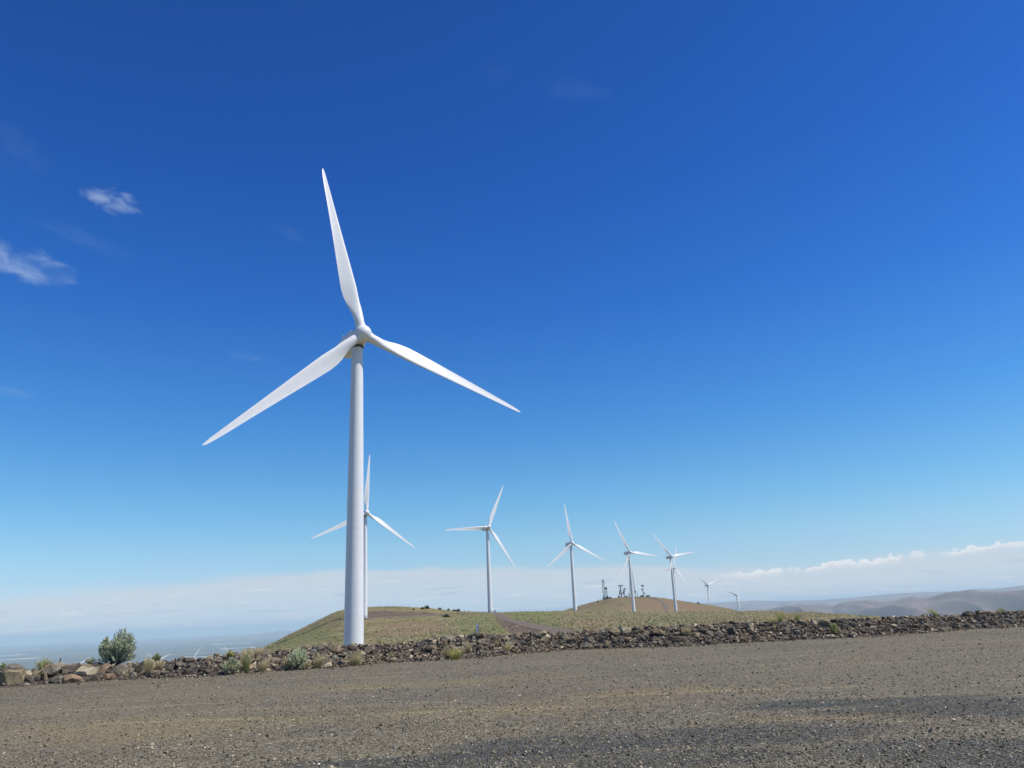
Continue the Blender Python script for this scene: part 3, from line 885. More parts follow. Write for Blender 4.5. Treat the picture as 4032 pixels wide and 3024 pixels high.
def turbine(hub, yaw, phase, tilt, label):
    """hub centre, heading the rotor faces, rotor angle (degrees)"""
    yw, ti = math.radians(yaw), math.radians(tilt)
    hub = Vector(hub) + Vector((0, 0, EYE)); over = 2.6
    base = Vector((hub.x - math.sin(yw) * math.cos(ti) * over, hub.y - math.cos(yw) * math.cos(ti) * over, 0))
    top = hub.z - over * math.sin(ti) - 1.85
    g = ground_z(base.x, base.y)
    base.z = top - TOWER_H
    if math.hypot(base.x, base.y) < 1200: base.z = g - .25
    root = empty('wind_turbine', base)
    tag(root, label, 'wind turbine', 'white wind turbines along the ridge')
    tw = obj('tower', ME['tower'], None, root); tw.scale = (1, 1, (top - base.z) / TOWER_H); tw.rotation_euler = (0, 0, -yw + math.pi)
    for f in ('f0', 'f1', 'f2'): obj('flange', ME[f], None, tw)
    obj('door', ME['door'], None, tw)
    obj('stair', ME['stair'], None, tw)
    n = Vector((math.sin(yw) * math.cos(ti), math.cos(yw) * math.cos(ti), math.sin(ti)))
    x = Vector((math.cos(yw), -math.sin(yw), 0)); z = x.cross(n)
    Mx = Matrix((x, n, z)).transposed().to_4x4(); Mx.translation = hub - base
    nc = obj('nacelle', ME['nacelle'], None, root); nc.matrix_local = Mx
    obj('wind_sensor', ME['sensor'], None, nc); obj('yaw_ring', ME['yaw'], None, nc); obj('hub_seal', ME['seal'], None, nc)
    hb = obj('hub', ME['hub'], None, root); hb.matrix_local = Mx @ Matrix.Rotation(-math.radians(phase), 4, 'Y')
    for k in range(3):
        b = obj('blade', ME['blade'], None, root)
        b.matrix_local = Mx @ Matrix.Rotation(-math.radians(phase + 120 * k), 4, 'Y')
    return root


TURBINES = [
 ((-30.25, 148.13, 56.7), 145.8, -11.15, 6, 'huge nearest white wind turbine towering over the rocks and filling the sky'),
 ((-98.5, 501.8, 68.0), 149.9, 4.9, 5.5, 'white wind turbine half hidden behind the tower of the nearest one'),
 ((-24.84, 640.4, 70.2), 149.7, 26.1, 5, 'white wind turbine beside the dirt road with one blade pointing level left'),
 ((51.1, 762, 64.0), 149.4, -4.8, 5.5, 'white wind turbine left of the lattice mast, topmost blade nearly upright'),
 ((124.9, 894, 62.0), 150.3, -23.5, 6, 'white wind turbine standing in front of the tall tapering lattice tower'),
 ((193.1, 1006.5, 61.9), 151.7, -38.6, 6.5, 'white wind turbine whose low blade hangs across another smaller turbine'),
 ((257.9, 1334, 64.1), 149.8, 20.7, 5, 'small white wind turbine directly behind another one right of the antenna hill'),
 ((385.7, 1649.8, 40.55), 154.4, -51.6, 5, 'small wind turbine with V of two raised blades on the antenna hill slope'),
 ((576, 2149, 23.9), 166.3, -68, 5, 'rightmost and smallest wind turbine on the skyline next to the blue hills'),
 ((-1157.6, 2838, -89.1), 150, 34.0, 5, 'distant turbine behind the bank with one blade raised right and one level left'),
 ((-1104.2, 2444.1, -81.8), 150, -57, 5, 'distant turbine with two raised blades spread either side of a little green bush'),
 ((-906.9, 2504.1, -80.6), 150, -35.2, 5, 'distant turbine showing just one blade tip leaning left above the yellow weed'),
 ((-1127.1, 2031, -75.5), 150, -64.7, 5, 'distant turbine with a bright blade showing left of the big sagebrush'),
 ((-1472.4, 2300.7, -94.6), 150, -26.4, 5, 'distant turbine with a single blade tip at the left picture edge'),
]
for a in TURBINES: turbine(*a)
#@@PART2
# ------------------------------------------------------------------ rocks on the bank
ROCKM = dict(d=mat_rock('dark_basalt', (.082, .071, .060), (.150, .130, .110)), b=mat_rock('brown_basalt', (.130, .110, .089), (.205, .176, .143)),
             t=mat_rock('tan_rock', (.170, .142, .096), (.245, .207, .146)), r=mat_rock('rusty_rock', (.165, .120, .088), (.230, .175, .132)),
             g=mat_rock('grey_rock', (.125, .113, .097), (.210, .190, .163)), w=mat_rock('pale_rock', (.310, .270, .205), (.430, .380, .295)))


def rock_points(shape, rg):
    """rough unit rock, x right, y away, z up, inside -1..1"""
    n = {'slab': 16, 'block': 18, 'wedge': 12, 'round': 30}[shape]
    if shape == 'round':
        p = rg.normal(size=(n, 3)); p /= np.linalg.norm(p, axis=1)[:, None]; p *= rg.uniform(.86, 1.0, (n, 1))
    elif shape == 'wedge':
        a = rg.uniform(0, 2 * math.pi, n); z = rg.uniform(-1, 1, n)
        r = np.where(z > .2, .45, 1.0) * rg.uniform(.6, 1, n)
        p = np.stack([r * np.cos(a) + .35 * z, r * np.sin(a), z], 1); p[0] = (rg.uniform(-.5, .5), 0, 1)
    else:
        p = rg.uniform(-1, 1, (n, 3)); ax = rg.integers(0, 3, n); p[np.arange(n), ax] = np.sign(p[np.arange(n), ax])
        k = np.clip(np.linalg.norm(p, axis=1) / 1.35, 1, 9); p /= k[:, None]
    p -= (p.max(0) + p.min(0)) / 2
    return p / np.abs(p).max(0)


def hull(points):
    bm = bmesh.new()
    for q in points: bm.verts.new(q)
    r = bmesh.ops.convex_hull(bm, input=bm.verts)
    bmesh.ops.delete(bm, geom=[v for v in bm.verts if not v.link_faces], context='VERTS')
    bmesh.ops.recalc_face_normals(bm, faces=bm.faces)
    return bm


def rock_mesh(shape, w, h, d, seed):
    rg = np.random.default_rng(seed)
    bm = hull(rock_points(shape, rg) * np.array([w / 2, d / 2, h / 2]))
    bmesh.ops.dissolve_limit(bm, angle_limit=math.radians(11), verts=bm.verts, edges=bm.edges)
    try: bmesh.ops.bevel(bm, geom=list(bm.edges), offset=min(w, h) * .035, segments=1, affect='EDGES', clamp_overlap=True)
    except Exception: pass
    bmesh.ops.triangulate(bm, faces=bm.faces)
    # chipped, slightly uneven faces
    bmesh.ops.subdivide_edges(bm, edges=[e for e in bm.edges if e.calc_length() > max(w, h) * .3], cuts=1)
    bmesh.ops.triangulate(bm, faces=bm.faces)
    for v in bm.verts: v.co += Vector(rg.normal(0, 1, 3)) * min(w, h) * .018
    me = bpy.data.meshes.new('rock'); bm.to_mesh(me); bm.free()
    return me


def place_px(px, py, h_px):
    """point on the bank that shows at this pixel, never behind its crest; returns point and depth scale"""
    v = ray(px, py); az = math.degrees(math.atan2(v[0], v[1]))
    D1 = float(foot_d(np.array([az]))[0]); h = GROUND.ray_cast(Vector((0, 0, EYE)), Vector(v))
    if h[0] and math.hypot(h[0].x, h[0].y) < D1 + BANK_RUN + .3: p = h[0]
    else: p = Vector(at_dist(px, py, D1 + BANK_RUN + .1))
    depth = float(np.dot(np.array(p) - np.array([0, 0, EYE]), _F))
    return p, depth, az


ROCKS = []        # (px, py, noun phrase) for the labels of the lesser rocks


def rock(px, py, w, h, c, shape, label, seed, deep=.85, name='rock', tilt=None):
    p, depth, az = place_px(px, py, h)
    s = depth / FPX
    W, H = w * s * 1.06, h * s * 1.05
    me = rock_mesh(shape, W, H * 1.18, max(W * deep, .06), seed)
    o = obj(name, me, ROCKM[c])
    gz = ground_z(p.x, p.y)
    z = p.z if p.z < gz + H * .45 else gz + H * .45
    r_ = math.hypot(p.x, p.y); out = min(.14, W * .3)
    o.location = (p.x * (1 - out / r_), p.y * (1 - out / r_), z - H * .05)
    rg = np.random.default_rng(seed + 999)
    o.rotation_euler = (rg.normal(0, .12), (rg.normal(0, .16) if tilt is None else tilt), -math.radians(az) + rg.normal(0, .25))
    tag(o, label, 'rock', 'rocks piled along the earth bank')
    return o


HAND = [
 (38, 2675, 96, 62, 't', 'block', 'big tan faced boulder at the far left picture edge'),
 (55, 2641, 78, 50, 'g', 'round', 'dark boulder with grey patch above the big tan boulder'),
 (106, 2652, 34, 20, 'w', 'block', 'small broken pale rock right of the grey patched boulder'),
 (137, 2652, 36, 27, 't', 'block', 'square tan rock right of the broken pale rock'),
 (172, 2642, 36, 22, 't', 'block', 'blocky tan rock left of the large brown slab'),
 (222, 2640, 90, 46, 'b', 'slab', 'large dark brown slab leaning below the metal stake'),
 (276, 2632, 66, 26, 'b', 'slab', 'flat brown slab overhanging a black gap'),
 (118, 2678, 36, 40, 'd', 'block', 'dark upright block under the square tan rock'),
 (149, 2672, 30, 24, 'd', 'block', 'dark rock wedged left of the narrow standing stone'),
 (179, 2674, 18, 48, 't', 'block', 'narrow standing tan stone under the blocky tan rock'),
 (228, 2676, 50, 28, 'g', 'round', 'rough grey rock lying below the large brown slab'),
 (284, 2675, 64, 36, 'r', 'round', 'mottled reddish boulder at the foot below the flat slab'),
 (334, 2641, 74, 24, 'w', 'slab', 'long pale tan slab left of the big sagebrush'),
 (402, 2630, 64, 34, 'r', 'wedge', 'orange brown rock directly under the big sagebrush'),
 (472, 2638, 54, 44, 'g', 'round', 'pale grey boulder right below the big sagebrush'),
 (308, 2622, 32, 22, 'b', 'round', 'brown rock on the crest near the bright blade tip'),
 (340, 2621, 28, 10, 't', 'slab', 'small thin tan slab on the crest beside the big sagebrush'),
 (430, 2666, 52, 30, 'r', 'round', 'reddish rock at the foot below the orange brown rock'),
 (362, 2670, 40, 24, 'd', 'block', 'dark rock below the long pale tan slab'),
 (548, 2638, 34, 66, 'd', 'block', 'tall dark block left of the straw green grass tuft'),
 (521, 2663, 30, 30, 'g', 'block', 'grey rock at the foot of the tall dark block'),
 (508, 2638, 30, 24, 'b', 'slab', 'brown rock between the pale grey boulder and tall block'),
 (645, 2648, 32, 14, 'b', 'slab', 'flat brown rock right of the straw green grass tuft'),
 (736, 2645, 36, 24, 'd', 'round', 'rounded dark rock with black shadow in the gravel slide'),
 (742, 2600, 40, 20, 'd', 'block', 'dark rock on the crest above the gravel slide'),
 (854, 2580, 22, 16, 'r', 'block', 'small dark red rock on the crest left of the yellow weed'),
 (821, 2594, 40, 14, 't', 'slab', 'flat tan stone topping the gravel slide'),
 (850, 2598, 42, 24, 'b', 'wedge', 'brown wedge rock below the small dark red rock'),
 (879, 2590, 26, 20, 'g', 'block', 'grey block beside the yellow weed'),
 (928, 2582, 40, 24, 'd', 'round', 'dark rounded rock right of the yellow weed'),
 (945, 2594, 26, 20, 'd', 'block', 'dark block above the left silver sagebrush'),
 (990, 2587, 26, 30, 'd', 'wedge', 'pointed black rock behind the tall green grass'),
 (1045, 2576, 56, 22, 'b', 'block', 'long dark brown rock on the crest right of the grass'),
 (1070, 2590, 72, 18, 'b', 'slab', 'long flat brown rock below the long dark brown rock'),
 (1064, 2606, 42, 20, 'b', 'slab', 'sloping brown slab above the fallen tan grass'),
 (1106, 2568, 30, 18, 'd', 'block', 'dark rock on the crest left of the right silver sagebrush'),
 (995, 2643, 22, 14, 'd', 'block', 'little dark stone at the foot of the tall green grass'),
 (1056, 2640, 26, 18, 'w', 'round', 'pitted white stone at the foot of the bank'),
 (1104, 2630, 36, 20, 'g', 'wedge', 'triangular grey stone with a pale top edge'),
 (1252, 2554, 44, 30, 'g', 'round', 'big grey topped boulder left of the pointed black boulder'),
 (1297, 2550, 40, 36, 'd', 'wedge', 'pointed black boulder left of the nearest turbine tower'),
 (1324, 2561, 40, 30, 'r', 'round', 'round pinkish tan boulder beside the pointed black boulder'),
 (1208, 2578, 36, 22, 'r', 'round', 'orange rock right of the right silver sagebrush'),
 (1238, 2574, 34, 26, 'g', 'slab', 'grey green rock under the grey topped boulder'),
 (1192, 2561, 44, 16, 'd', 'slab', 'flat dark rock on the crest above the right silver sagebrush'),
 (1286, 2620, 36, 14, 'w', 'slab', 'flat cream stone at the foot left of the tower'),
 (1344, 2613, 26, 30, 'g', 'block', 'grey upright rock at the foot below the tower'),
 (1428, 2546, 32, 14, 'd', 'slab', 'dark flat rock against the right side of the tower base'),
 (1386, 2554, 30, 14, 'd', 'slab', 'dark rock against the left side of the tower base'),
 (1446, 2562, 42, 26, 'b', 'block', 'brown block just right of the tower base'),
 (1410, 2567, 34, 18, 't', 'slab', 'light tan rock directly under the tower base'),
 (1492, 2556, 32, 26, 'd', 'wedge', 'dark rock below the yellow grass behind the bank'),
 (1550, 2541, 28, 24, 't', 'block', 'square tan rock standing on the crest right of the tower'),
 (1620, 2536, 28, 24, 'd', 'block', 'dark brown block on the crest mid bank'),
 (1600, 2552, 38, 18, 'd', 'wedge', 'dark pointed rock left of the white round stone'),
 (1660, 2537, 34, 28, 'g', 'wedge', 'grey purple rock left of the flat grey ledge'),
 (1690, 2524, 44, 18, 'g', 'slab', 'flat grey ledge rock on the crest'),
 (1712, 2532, 18, 24, 'w', 'round', 'round pale faced stone beside the brown upright rock'),
 (1746, 2541, 26, 34, 'r', 'block', 'brown upright rock with rusty face mid bank'),
 (1700, 2550, 38, 16, 'r', 'slab', 'rusty flat rock under the flat grey ledge'),
 (1612, 2565, 18, 16, 'w', 'round', 'round white stone mid bank left of the marker post'),
 (1726, 2512, 10, 8, 'w', 'block', 'tiny white stone on the crest'),
 (1762, 2517, 52, 26, 'g', 'round', 'wide grey rock on the crest left of the marker post'),
 (1815, 2508, 26, 14, 'w', 'slab', 'cream stone on the crest left of the marker post'),
 (1548, 2594, 34, 8, 'r', 'slab', 'thin rusty stone lying on red earth at the foot'),
 (1617, 2587, 14, 16, 'w', 'block', 'small white stone low on the bank'),
 (1703, 2514, 20, 10, 'd', 'slab', 'black flat rock left of the tiny white stone'),
 (1888, 2499, 52, 18, 't', 'slab', 'flat light slab at the base of the marker post'),
 (1870, 2512, 24, 12, 'w', 'slab', 'pale curved rock below the marker post'),
 (1945, 2519, 38, 28, 'd', 'round', 'black hollow rock right of the marker post'),
 (1917, 2505, 26, 20, 'g', 'block', 'grey block right of the flat light slab'),
 (2062, 2496, 24, 18, 't', 'wedge', 'light brown peaked rock on the crest'),
 (2012, 2545, 30, 14, 'g', 'slab', 'grey flat stone near the foot right of the grass'),
 (2055, 2531, 26, 24, 'd', 'wedge', 'dark three sided rock mid bank'),
 (2100, 2528, 26, 14, 'g', 'round', 'mottled grey stone right of the three sided rock'),
 (2135, 2491, 34, 14, 't', 'slab', 'tan slab on the crest under the dirt road'),
 (2146, 2520, 28, 28, 'b', 'round', 'left half of a split brown rock'),
 (2172, 2525, 28, 32, 'b', 'wedge', 'right half of a split brown rock'),
 (2156, 2507, 20, 14, 'w', 'block', 'light stone above the split brown rock'),
 (1972, 2536, 14, 8, 'w', 'slab', 'small yellow white stone among grass'),
 (2152, 2560, 20, 6, 'r', 'slab', 'flat orange stone at the foot'),
 (2300, 2541, 54, 24, 'g', 'wedge', 'big grey pointed rock lying at the foot'),
 (2298, 2489, 32, 16, 'd', 'wedge', 'dark angular rock on the crest below the fourth tower'),
 (2332, 2487, 24, 18, 'r', 'block', 'reddish brown rock on the crest'),
 (2346, 2494, 30, 18, 'd', 'round', 'dark purple rock right of the reddish brown rock'),
 (2374, 2517, 30, 22, 'd', 'block', 'black fronted block mid bank'),
 (2382, 2481, 44, 14, 'd', 'wedge', 'dark low rock left of the tan ledge'),
 (2418, 2472, 30, 12, 'b', 'slab', 'brown capping slab at the top of the tan ledge'),
 (2426, 2487, 48, 18, 't', 'slab', 'long tan ledge rock near the crest'),
 (2462, 2480, 44, 20, 'w', 'slab', 'bright pale slab right of the tan ledge'),
 (2500, 2491, 30, 12, 't', 'slab', 'flat tan rock below the bright pale slab'),
 (2498, 2477, 32, 12, 'd', 'block', 'dark blocks right of the bright pale slab'),
 (2560, 2474, 28, 20, 'd', 'wedge', 'dark peaked rock left of the pinkish slab'),
 (2590, 2490, 42, 26, 'r', 'slab', 'large pinkish slab tilted to the left'),
 (2610, 2478, 30, 24, 't', 'wedge', 'tan rock behind the large pinkish slab'),
 (2644, 2475, 50, 22, 'd', 'wedge', 'long black sloping rock on the crest'),
 (2690, 2492, 24, 24, 't', 'wedge', 'tan ridged rock beside the drooping grass'),
 (2770, 2482, 48, 14, 'd', 'round', 'flat black rock with a curved top'),
 (2660, 2496, 22, 10, 'g', 'slab', 'thin grey slab right of the pale little sagebrush'),
 (2740, 2497, 28, 10, 't', 'slab', 'tan flat stone right of the drooping grass'),
 (2846, 2466, 28, 12, 'w', 'slab', 'pale curved slab below the leaning stalk'),
 (2822, 2461, 24, 14, 'g', 'round', 'round grey rock left of the pale curved slab'),
 (2920, 2470, 28, 10, 'd', 'slab', 'dark slab right of the pale curved slab'),
 (3000, 2461, 22, 16, 'b', 'block', 'brown block left of the bushy grass pair'),
 (3208, 2457, 18, 26, 'w', 'block', 'pale upright slab standing on its end'),
 (3126, 2512, 18, 10, 'd', 'round', 'black rounded hollow stone low on the bank'),
 (3094, 2513, 22, 12, 'g', 'round', 'pale grey round rock at the foot'),
 (3277, 2504, 18, 12, 'w', 'round', 'rounded white rock below the leafy weed'),
 (3290, 2447, 34, 10, 'd', 'slab', 'flat black slab on the crest right of the upright slab'),
 (3365, 2430, 18, 10, 't', 'round', 'small tan rock perched alone on the crest'),
 (3362, 2459, 24, 16, 'g', 'slab', 'light grey slab under the perched tan rock'),
 (3436, 2473, 26, 14, 'w', 'slab', 'pale oval slab on the sloping scree'),
 (3516, 2463, 28, 10, 'w', 'slab', 'wide whitish stone on the bank right'),
 (3420, 2455, 34, 12, 'd', 'slab', 'dark long slab above the pale oval slab'),
 (3560, 2442, 22, 10, 'g', 'slab', 'light flat stone left of the little triangular rock'),
 (3498, 2429, 14, 8, 'd', 'wedge', 'little black tooth of rock on the crest'),
 (3583, 2425, 18, 12, 't', 'wedge', 'little triangular tan rock on the crest'),
 (3640, 2424, 20, 10, 'd', 'block', 'dark block on the crest left of the leaning green grass'),
 (3622, 2488, 34, 12, 'b', 'slab', 'flat stone with black underside at the foot'),
 (3812, 2418, 40, 22, 'd', 'round', 'big round black boulder on the crest at right'),
 (3877, 2417, 46, 20, 'r', 'block', 'big red brown boulder right of the round black one'),
 (3760, 2425, 32, 10, 'g', 'slab', 'flat grey rock left of the round black boulder'),
 (3945, 2414, 34, 12, 'g', 'round', 'grey rock under the small green bush at right'),
 (4016, 2407, 30, 12, 'd', 'round', 'dark low boulder at the far right picture edge'),
 (3990, 2409, 18, 8, 'r', 'round', 'small red rock left of the far right boulder'),
 (3720, 2441, 14, 20, 't', 'slab', 'leaning tan slab right of the leaning green grass'),
 (3830, 2450, 28, 18, 'b', 'wedge', 'leaning brown slab below the round black boulder'),
 (3903, 2474, 18, 10, 't', 'wedge', 'lone tan stone on the gravel at right'),
]
for i, (px, py, w, h, c, sh, lab) in enumerate(HAND):
    rock(px, py, w, h, c, sh, lab[0].upper() * 0 + lab, 100 + i, .8 if sh != 'slab' else .95, name='boulder' if w * h > 2400 else 'rock')
    ROCKS.append((px, py, w, h, lab))

ADJ = dict(d='dark', b='brown', t='tan', r='rusty', g='grey', w='pale')
SHP = dict(slab='flat', block='blocky', wedge='pointed', round='rounded')
rg = np.random.default_rng(23); made = 0; tries = 0; seen_labels = set(r[4] for r in ROCKS); BUSY = [r[:4] for r in ROCKS]
XS = [p[0] for p in FOOT]; FY = [p[1] for p in FOOT]; CYS = [p[1] for p in CREST]; CXS = [p[0] for p in CREST]
while made < 168 and tries < 9000:
    tries += 1
    px = rg.uniform(20, 4015)
    if 640 < px < 800 and rg.random() < .8: continue
    f, k = np.interp(px, XS, FY), np.interp(px, CXS, CYS)
    u = rg.beta(1.3, 1.0); py = f - 4 - u * (f - k - 6)
    w = rg.uniform(17, 36) * (1.25 if px < 1300 else 1.0) * (.8 if px > 3300 else 1); h = w * rg.uniform(.45, .85)
    if any(abs(px - b[0]) < (w + b[2]) * .42 and abs(py - b[1]) < (h + b[3]) * .42 for b in BUSY): continue
    c = rg.choice(list('dbtrgw'), p=[.34, .36, .09, .09, .12, .0]); sh = rg.choice(['slab', 'block', 'wedge', 'round'], p=[.36, .30, .26, .08])
    near = sorted(ROCKS, key=lambda r: math.hypot(px - r[0], 1.6 * (py - r[1])))[:3]; lab = None
    for r in near:
        dx, dy = px - r[0], py - r[1]
        rel = ('right of' if dx > 0 else 'left of') if abs(dx) > abs(dy) * 1.2 else ('below' if dy > 0 else 'above')
        n = r[4].split()
        cut = ' '.join(n[:12]); L = f'{ADJ[c]} {SHP[sh]} rock {rel} the {cut}'
        if len(L.split()) <= 16 and L not in seen_labels: lab = L; break
    if not lab: continue
    seen_labels.add(lab); BUSY.append((px, py, w, h)); made += 1
    rock(px, py, w, h, c, sh, lab, 5000 + tries)


# smaller broken stone filling the bank: far too many to count
def protos(n, seed, shapes, pts=None):
    out = []
    for k in range(n):
        r_ = np.random.default_rng(seed + k); bm = hull(rock_points(shapes[k % len(shapes)], r_)[:pts])
        bmesh.ops.triangulate(bm, faces=bm.faces); bm.verts.ensure_lookup_table(); bm.verts.index_update()
        out.append((np.array([v.co[:] for v in bm.verts]), np.array([[v.index for v in q.verts] for q in bm.faces]))); bm.free()
    return out


def scatter(name, pr, P, size, col, mat, label, cat, seed, flat=.6, sink=.25, kind='stuff'):
    rg_ = np.random.default_rng(seed); VV, FF, CC = [], [], []; b = 0
    which = rg_.integers(0, len(pr), len(P))
    for i in range(len(P)):
        V, F = pr[which[i]]; s = size[i] * np.array([1, rg_.uniform(.6, 1), rg_.uniform(flat * .6, flat * 1.2)]) / 2
        a, e, g = rg_.uniform(0, 6.28), rg_.normal(0, .45), rg_.normal(0, .45)
        v = V * s
        ce, se, cg, sg, ca, sa = math.cos(e), math.sin(e), math.cos(g), math.sin(g), math.cos(a), math.sin(a)
        Rm = np.array([[ca, -sa, 0], [sa, ca, 0], [0, 0, 1]]) @ np.array([[1, 0, 0], [0, ce, -se], [0, se, ce]]) @ np.array([[cg, 0, sg], [0, 1, 0], [-sg, 0, cg]])
        v = v @ Rm.T + P[i] + np.array([0, 0, s[2] * (1 - 2 * sink)])
        VV.append(v); FF.append(F + b); CC.append(np.broadcast_to(col[i], (len(v), 3))); b += len(v)
    return tag(obj(name, mesh_np(name, np.concatenate(VV), np.concatenate(FF), False, np.concatenate(CC)), mat), label, cat, kind=kind)


def rubble():
    rg = np.random.default_rng(77); P, S, C = [], [], []
    pal = np.array([(.050, .044, .039), (.085, .073, .061), (.125, .104, .084), (.165, .138, .110), (.145, .132, .115), (.225, .200, .164), (.160, .110, .080), (.38, .34, .27)])
    while len(P) < 8200:
        az = rg.uniform(-38, 38); D1 = float(np.interp(az, _fa, _fd)); px_ = az
        u = rg.beta(1.1, 1.25) * 1.45 - .12
        if rg.random() < .10: u = rg.uniform(-.7, .1)
        D = D1 + BANK_RUN * u; x, y = D * math.sin(math.radians(az)), D * math.cos(math.radians(az))
        gravel_slide = -24.5 < az < -20.5
        s = rg.lognormal(-2.15, .42) * (.62 if gravel_slide else 1.0) * (.45 if u < -.05 else 1)
        if az < -25: s *= .9
        if az < -20 and not gravel_slide and rg.random() < .72: continue
        s = min(max(s, .05), .21)
        P.append((x, y, ground_z(x, y))); S.append(s)
        k = rg.choice(len(pal), p=[.13, .19, .20, .17, .16, .09, .03, .03]) if not gravel_slide else rg.choice([0, 0, 1, 4, 5])
        C.append(pal[k] * np.array((1.06, 1.0, .88)) * rg.uniform(.9, 1.65))
    scatter('broken_rock', protos(18, 300, ['slab', 'wedge', 'slab', 'block', 'wedge', 'slab'], 11), np.array(P), S, np.array(C), M['rubble'], 'small broken basalt stones covering the earth bank', 'broken rock', 5, .62, .18)


def loose_gravel():
    rg = np.random.default_rng(78); n = 42000
    az = rg.uniform(-37, 37, n); q = rg.random(n)
    D1 = np.interp(az, _fa, _fd); D = 1 / (1 / 8.6 + (1 / (D1 + .3) - 1 / 8.6) * q)
    x, y = D * np.sin(np.radians(az)), D * np.cos(np.radians(az))
    S = np.clip(rg.lognormal(-3.85, .36, n), .012, .055) * np.interp(D, [9, 36], [.9, 1.5])
    z = lot_z_xy(az, D)
    pal = np.array([(.045, .037, .028), (.11, .092, .062), (.19, .161, .106), (.28, .242, .165), (.38, .335, .24), (.66, .62, .52)])
    C = pal[rg.choice(6, n, p=[.02, .18, .34, .30, .154, .006])] * rg.uniform(.8, 1.2, (n, 1))
    scatter('loose_stones', protos(8, 500, ['block', 'slab', 'wedge'], 9), np.stack([x, y, z], 1), S, C, M['rubble'], 'loose gravel stones strewn over the lot', 'loose stones', 6, .65, .2)


def lot_z_xy(A, D):
    x, y = D * np.sin(np.radians(A)), D * np.cos(np.radians(A))
    return .05 * (fbm(x / 3.2, y / 3.2, 21) - .5) * np.clip((foot_d(A) - D) / 3, 0, 1)


rubble()
loose_gravel()


# ------------------------------------------------------------------ plants
class Leaves:
    def __init__(s): s.V, s.F, s.C = [], [], []
    def quad(s, p, d, side, L, W, col):
        b = len(s.V)
        s.V += [p - side * W * .35, p + side * W * .35, p + d * L * .55 + side * W * .5, p + d * L, p + d * L * .55 - side * W * .5]
        s.F += [(b, b + 1, b + 2), (b, b + 2, b + 4), (b + 4, b + 2, b + 3)]; s.C += [col] * 5
    def ribbon(s, pts, W, col, col2):
        b = len(s.V); n = len(pts); d = pts[-1] - pts[0]; side = np.cross(d, (0.3, 1, 0.1)); side = side / (np.linalg.norm(side) + 1e-9)
        for i, p in enumerate(pts):
            w = W * (1 - i / (n - 1) * .85); c = np.array(col) + (np.array(col2) - np.array(col)) * i / (n - 1)
            s.V += [p - side * w / 2, p + side * w / 2]; s.C += [c, c]
        for i in range(n - 1):
            a = b + 2 * i; s.F += [(a, a + 1, a + 3), (a, a + 3, a + 2)]
    def mesh(s, name): return mesh_np(name, np.array(s.V), np.array(s.F), False, np.array(s.C))


def stems_mesh(name, tips, r0, rg):
    mb = MB()
    for t in tips:
        t = Vector(t); k = Vector((t.x * .45, t.y * .45, t.z * .42)) + Vector(rg.normal(0, .02, 3))
        mb.tube((t.x * .08, t.y * .08, -.04), k, r0, r0 * .7, 5); mb.tube(k, t, r0 * .7, r0 * .25, 5)
    return mb.mesh(name)


def sagebrush(root, w, h, seed, plumes=120, leaves=26, lobes=((0, 0, 1, 1),), green=(.30, .355, .285), bare=.42):
    """upright feathery plumes of small grey-green leaves on woody stems"""
    rg = np.random.default_rng(seed); L = Leaves(); tips = []
    for k in range(plumes):
        lx, ly, lw, lh = lobes[min(len(lobes) - 1, int(rg.random() ** 1.4 * len(lobes)))]
        a = rg.uniform(0, 2 * math.pi); q = rg.random() ** .55
        el = q * 1.35; rad = math.sin(el)
        rr = rg.uniform(.72, 1.05) * (1 + .22 * math.sin(3 * a + seed))
        tip = np.array([lx * w + math.cos(a) * rad * w / 2 * lw * rr, ly * w + math.sin(a) * rad * w / 2 * lw * rr, h * lh * (math.cos(el) * .72 + .28) * rg.uniform(.88, 1.03)])
        if k % 3 == 0:                                   # skirts and inner growth fill the sides
            f = rg.uniform(.15, .75); tip[2] = h * lh * f; c_ = math.sqrt(1 - (f - .3) ** 2) * rg.uniform(.75, 1.0) / (math.hypot(tip[0] - lx * w, tip[1] - ly * w) + 1e-6) * w / 2 * lw
            tip[0] = lx * w + (tip[0] - lx * w) * c_; tip[1] = ly * w + (tip[1] - ly * w) * c_
        st = np.array([lx * w * .6 + (tip[0] - lx * w) * .25, ly * w * .6 + (tip[1] - ly * w) * .25, max(h * .04, tip[2] * .45 - h * .1)])
        if k % 4 == 0: tips.append(tip * .92)
        ax = tip - st; ln = np.linalg.norm(ax); ax = ax / ln; ax2 = ax + np.array([0, 0, .6]); ax2 /= np.linalg.norm(ax2)
        tone = rg.uniform(.7, 1.25)
        for j in range(leaves):
            f = bare + (1 - bare) * (j + rg.random()) / leaves
            p = st + ax * ln * f + rg.normal(0, 1, 3) * .022 * h * (1.15 - f)
            d = ax2 + rg.normal(0, .45, 3); d /= np.linalg.norm(d)
            sd_ = np.cross(d, rg.normal(0, 1, 3)); sd_ /= np.linalg.norm(sd_) + 1e-9
            c = np.array(green) * tone * rg.uniform(.8, 1.15)
            if rg.random() < .12: c = c * np.array((1.3, 1.25, 1.1))
            L.quad(p, d, sd_, rg.uniform(.055, .09) * h ** .6, rg.uniform(.022, .036) * h ** .6, c)
    obj('foliage', L.mesh('foliage'), M['leaf'], root)
    obj('stems', stems_mesh('stems', tips, .012 * h ** .5, rg), M['bark'], root)


